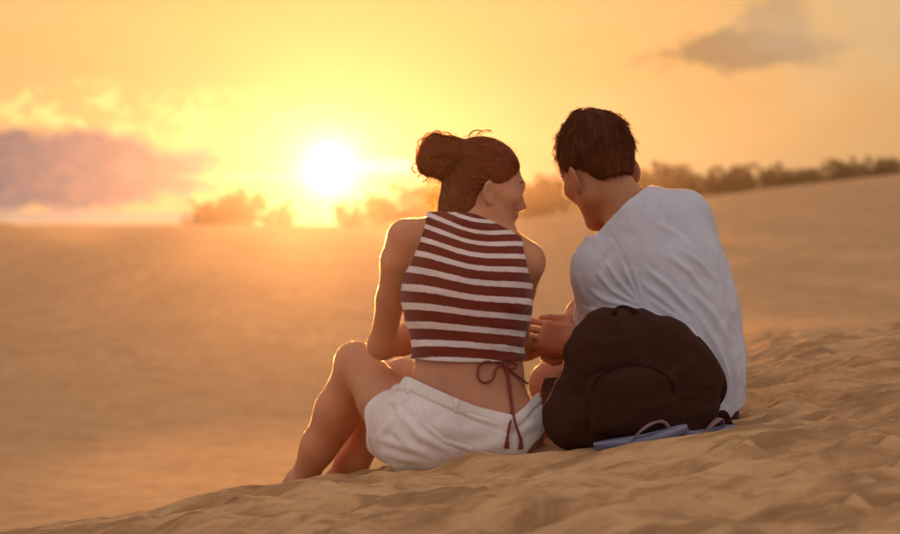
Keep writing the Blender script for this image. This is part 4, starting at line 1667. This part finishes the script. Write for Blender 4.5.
# ------------------------------------------------------------------ trees beyond the ridge
def tree_mesh(seed, height, spread, sparse):
    r = np.random.default_rng(seed)
    parts, tips = [], []
    trunk_h = height * r.uniform(.14, .22)
    lean = r.normal(0, .06, 2)
    tp = [np.array([0, 0, -.6]), np.array([lean[0] * .5, lean[1] * .5, trunk_h * .5]), np.array([lean[0] * 2, lean[1] * 2, trunk_h]),
          np.array([lean[0] * 4, lean[1] * 4, height * .78])]
    pth = catmull(tp, 5)
    parts.append(tube(pth, np.linspace(.085, .02, len(pth)) * height / 3, 7))
    for i in range(18 if not sparse else 12):
        t = r.uniform(.18, .98)
        b = pth[int(t * (len(pth) - 1))]
        an = r.uniform(0, 2 * math.pi)
        ln = spread * r.uniform(.5, 1.0) * (1.15 - .6 * t)
        e = b + np.array([math.cos(an) * ln, math.sin(an) * ln, ln * r.uniform(.3, 1.0)])
        mid = (b + e) / 2 + r.normal(0, .06, 3)
        lp = catmull([b, mid, e], 4)
        parts.append(tube(lp, np.linspace(.030, .009, len(lp)) * height / 3, 5))
        tips += [e, mid * .4 + e * .6]
        for _ in range(2):
            e2 = e + r.normal(0, .22, 3) * spread * .7 + np.array([0, 0, .12])
            tips.append(e2)
            parts.append(tube(catmull([mid, (mid + e2) / 2 + r.normal(0, .04, 3), e2], 3), np.linspace(.014, .005, 7), 4))
    tips.append(pth[-1])
    V, Fs = join_parts(parts)
    tips = np.array(tips)
    n = 3200 if not sparse else 1500
    ci = r.integers(0, len(tips), n)
    rad = r.uniform(.16, .34, len(tips))[ci] * spread * .62
    dv = r.normal(0, 1, (n, 3))
    dv /= np.linalg.norm(dv, axis=1)[:, None]
    P = tips[ci] + dv * (rad * r.uniform(.3, 1.0, n) ** .5)[:, None] * np.array([1, 1, .8])
    a = r.normal(0, 1, (n, 3))
    a /= np.linalg.norm(a, axis=1)[:, None]
    b = np.cross(a, r.normal(0, 1, (n, 3)))
    b /= np.linalg.norm(b, axis=1)[:, None]
    sz = r.uniform(.06, .13, n)[:, None]
    LV = np.stack([P - a * sz, P + b * sz * .45, P + a * sz, P - b * sz * .45], 1).reshape(-1, 3)
    LF = np.arange(4 * n).reshape(-1, 4)
    return (V, Fs), (LV, LF)


def trees():
    kinds = [(1, 3.4, 1.5, False), (2, 3.0, 1.7, False), (3, 3.9, 1.2, True), (4, 2.6, 1.6, False), (5, 3.5, 1.4, False), (6, 3.2, 1.0, True)]
    src = []
    names = ['bushy_tree', 'bushy_tree', 'slender_tree', 'low_shrub', 'bushy_tree', 'slender_tree']
    labs = ['bushy dark tree', 'broad spreading tree', 'tall thin-crowned tree', 'low rounded shrub', 'dense upright tree', 'short sparse tree']
    cats = ['tree', 'tree', 'tree', 'shrub', 'tree', 'tree']
    for i, k in enumerate(kinds):
        (V, Fs), (LV, LF) = tree_mesh(*k)
        tm = bpy.data.meshes.new('trunk')
        tm.from_pydata([tuple(map(float, v)) for v in V], [], Fs)
        tm.materials.append(BARK)
        cm = bpy.data.meshes.new('crown')
        cm.from_pydata([tuple(map(float, v)) for v in LV], [], [tuple(map(int, f)) for f in LF])
        cm.materials.append(LEAF)
        src.append((tm, cm))
    r = np.random.default_rng(77)

    def put(u, vtop, Y, k, wid=1.0):
        Y = Y * 1.28
        x = (u - 450) / F_PX * Y
        gz = float(ground_z(np.array([x]), np.array([Y]), False)[0])
        ztop = CAM_H + (230 - vtop) / F_PX * Y
        h = kinds[k][1] * 1.02
        sc = max(.25, (ztop - gz) / h)
        where, grp = (('in the lone clump on the bare ridge under the grey cloud', 'clump on the bare ridge') if u < 310 else
                      ('on the ridge beside the low sun, behind the bun', 'scrub beside the sun') if u < 435 else
                      ('on the far ridge behind the heads of the seated pair', 'trees behind the pair') if u < 625 else
                      ('in the long row above the rising dune beyond the T-shirt', 'row above the rising dune'))
        root = thing(names[k], labs[k] + ' ' + where, cats[k], (x, Y, gz), grp)
        root.rotation_euler = (0, 0, r.uniform(0, 6.28))
        root.scale = (sc * wid, sc * wid, sc)
        for nm, me in zip(('trunk', 'crown'), src[k]):
            o = bpy.data.objects.new(nm, me)
            col.objects.link(o)
            o.parent = root
    # the row on the right, behind the couple and out to the edge
    row = [(528, 178, 84, 4), (543, 168, 88, 1), (556, 176, 82, 0), (640, 176, 84, 3), (652, 163, 90, 0), (668, 156, 86, 4), (676, 158, 90, 1), (690, 172, 84, 3),
           (704, 168, 92, 1), (718, 158, 88, 0), (732, 160, 94, 1), (744, 156, 90, 4), (758, 168, 86, 3), (772, 154, 92, 2), (780, 160, 95, 5), (792, 168, 88, 3), (806, 163, 90, 1),
           (822, 158, 94, 0), (836, 153, 90, 4), (848, 150, 96, 2), (858, 158, 92, 1), (872, 160, 90, 3), (884, 153, 94, 0), (896, 152, 90, 1), (912, 156, 92, 4), (930, 150, 94, 0), (950, 152, 92, 1),
           (648, 178, 80, 3), (664, 174, 81, 3), (682, 176, 80, 3), (700, 174, 81, 3), (716, 172, 80, 3), (734, 174, 82, 3), (752, 172, 82, 3), (768, 172, 82, 3), (784, 170, 82, 3), (802, 170, 82, 3), (818, 168, 84, 3), (834, 166, 84, 3), (852, 164, 84, 3), (870, 162, 84, 3), (888, 160, 84, 3), (536, 190, 80, 3), (552, 186, 81, 3), (520, 192, 82, 3)]
    for u, v, Y, k in row:
        put(u + r.normal(0, 2), v + r.normal(0, 2), Y, k, r.uniform(.9, 1.25))
    # lower scrub near the sun and behind the striped top
    for u, v, Y, k in ((218, 197, 95, 3), (232, 191, 95, 1), (247, 193, 94, 3), (226, 198, 90, 3), (276, 204, 95, 3), (364, 197, 94, 3), (378, 190, 95, 1), (396, 186, 94, 0), (409, 176, 92, 4), (420, 180, 90, 1), (350, 204, 95, 3),
                       (512, 185, 88, 1), (470, 180, 90, 0), (446, 184, 92, 1), (580, 172, 86, 0), (610, 170, 88, 1), (206, 203, 95, 3)):
        put(u, v, Y, k, r.uniform(1.0, 1.3))


trees()


# ------------------------------------------------------------------ the air
def haze():
    m, t = material('sunset_haze')
    pv = t.n('ShaderNodeVolumePrincipled')
    pv.inputs['Color'].default_value = (0.95, 0.88, 0.80, 1)
    pv.inputs['Density'].default_value = HAZE
    pv.inputs['Anisotropy'].default_value = 0.90
    o = t.n('ShaderNodeOutputMaterial')
    t.t.links.new(pv.outputs[0], o.inputs['Volume'])
    bm = bmesh.new()
    bmesh.ops.create_cube(bm, size=1.0)
    me = bpy.data.meshes.new('haze')
    bm.to_mesh(me)
    bm.free()
    me.materials.append(m)
    ob = bpy.data.objects.new('haze', me)
    zs = [v.co.z for v in ground.data.vertices]
    z0, z1 = min(zs) - 1.0, max(max(zs), 5.6) + 0.5
    ob.location = (0, 0, (z0 + z1) / 2)
    ob.scale = (256, 256, z1 - z0)
    ob['kind'] = 'stuff'
    ob['label'] = 'warm hazy air over the dunes'
    col.objects.link(ob)


HAZE = 0.00033
haze()
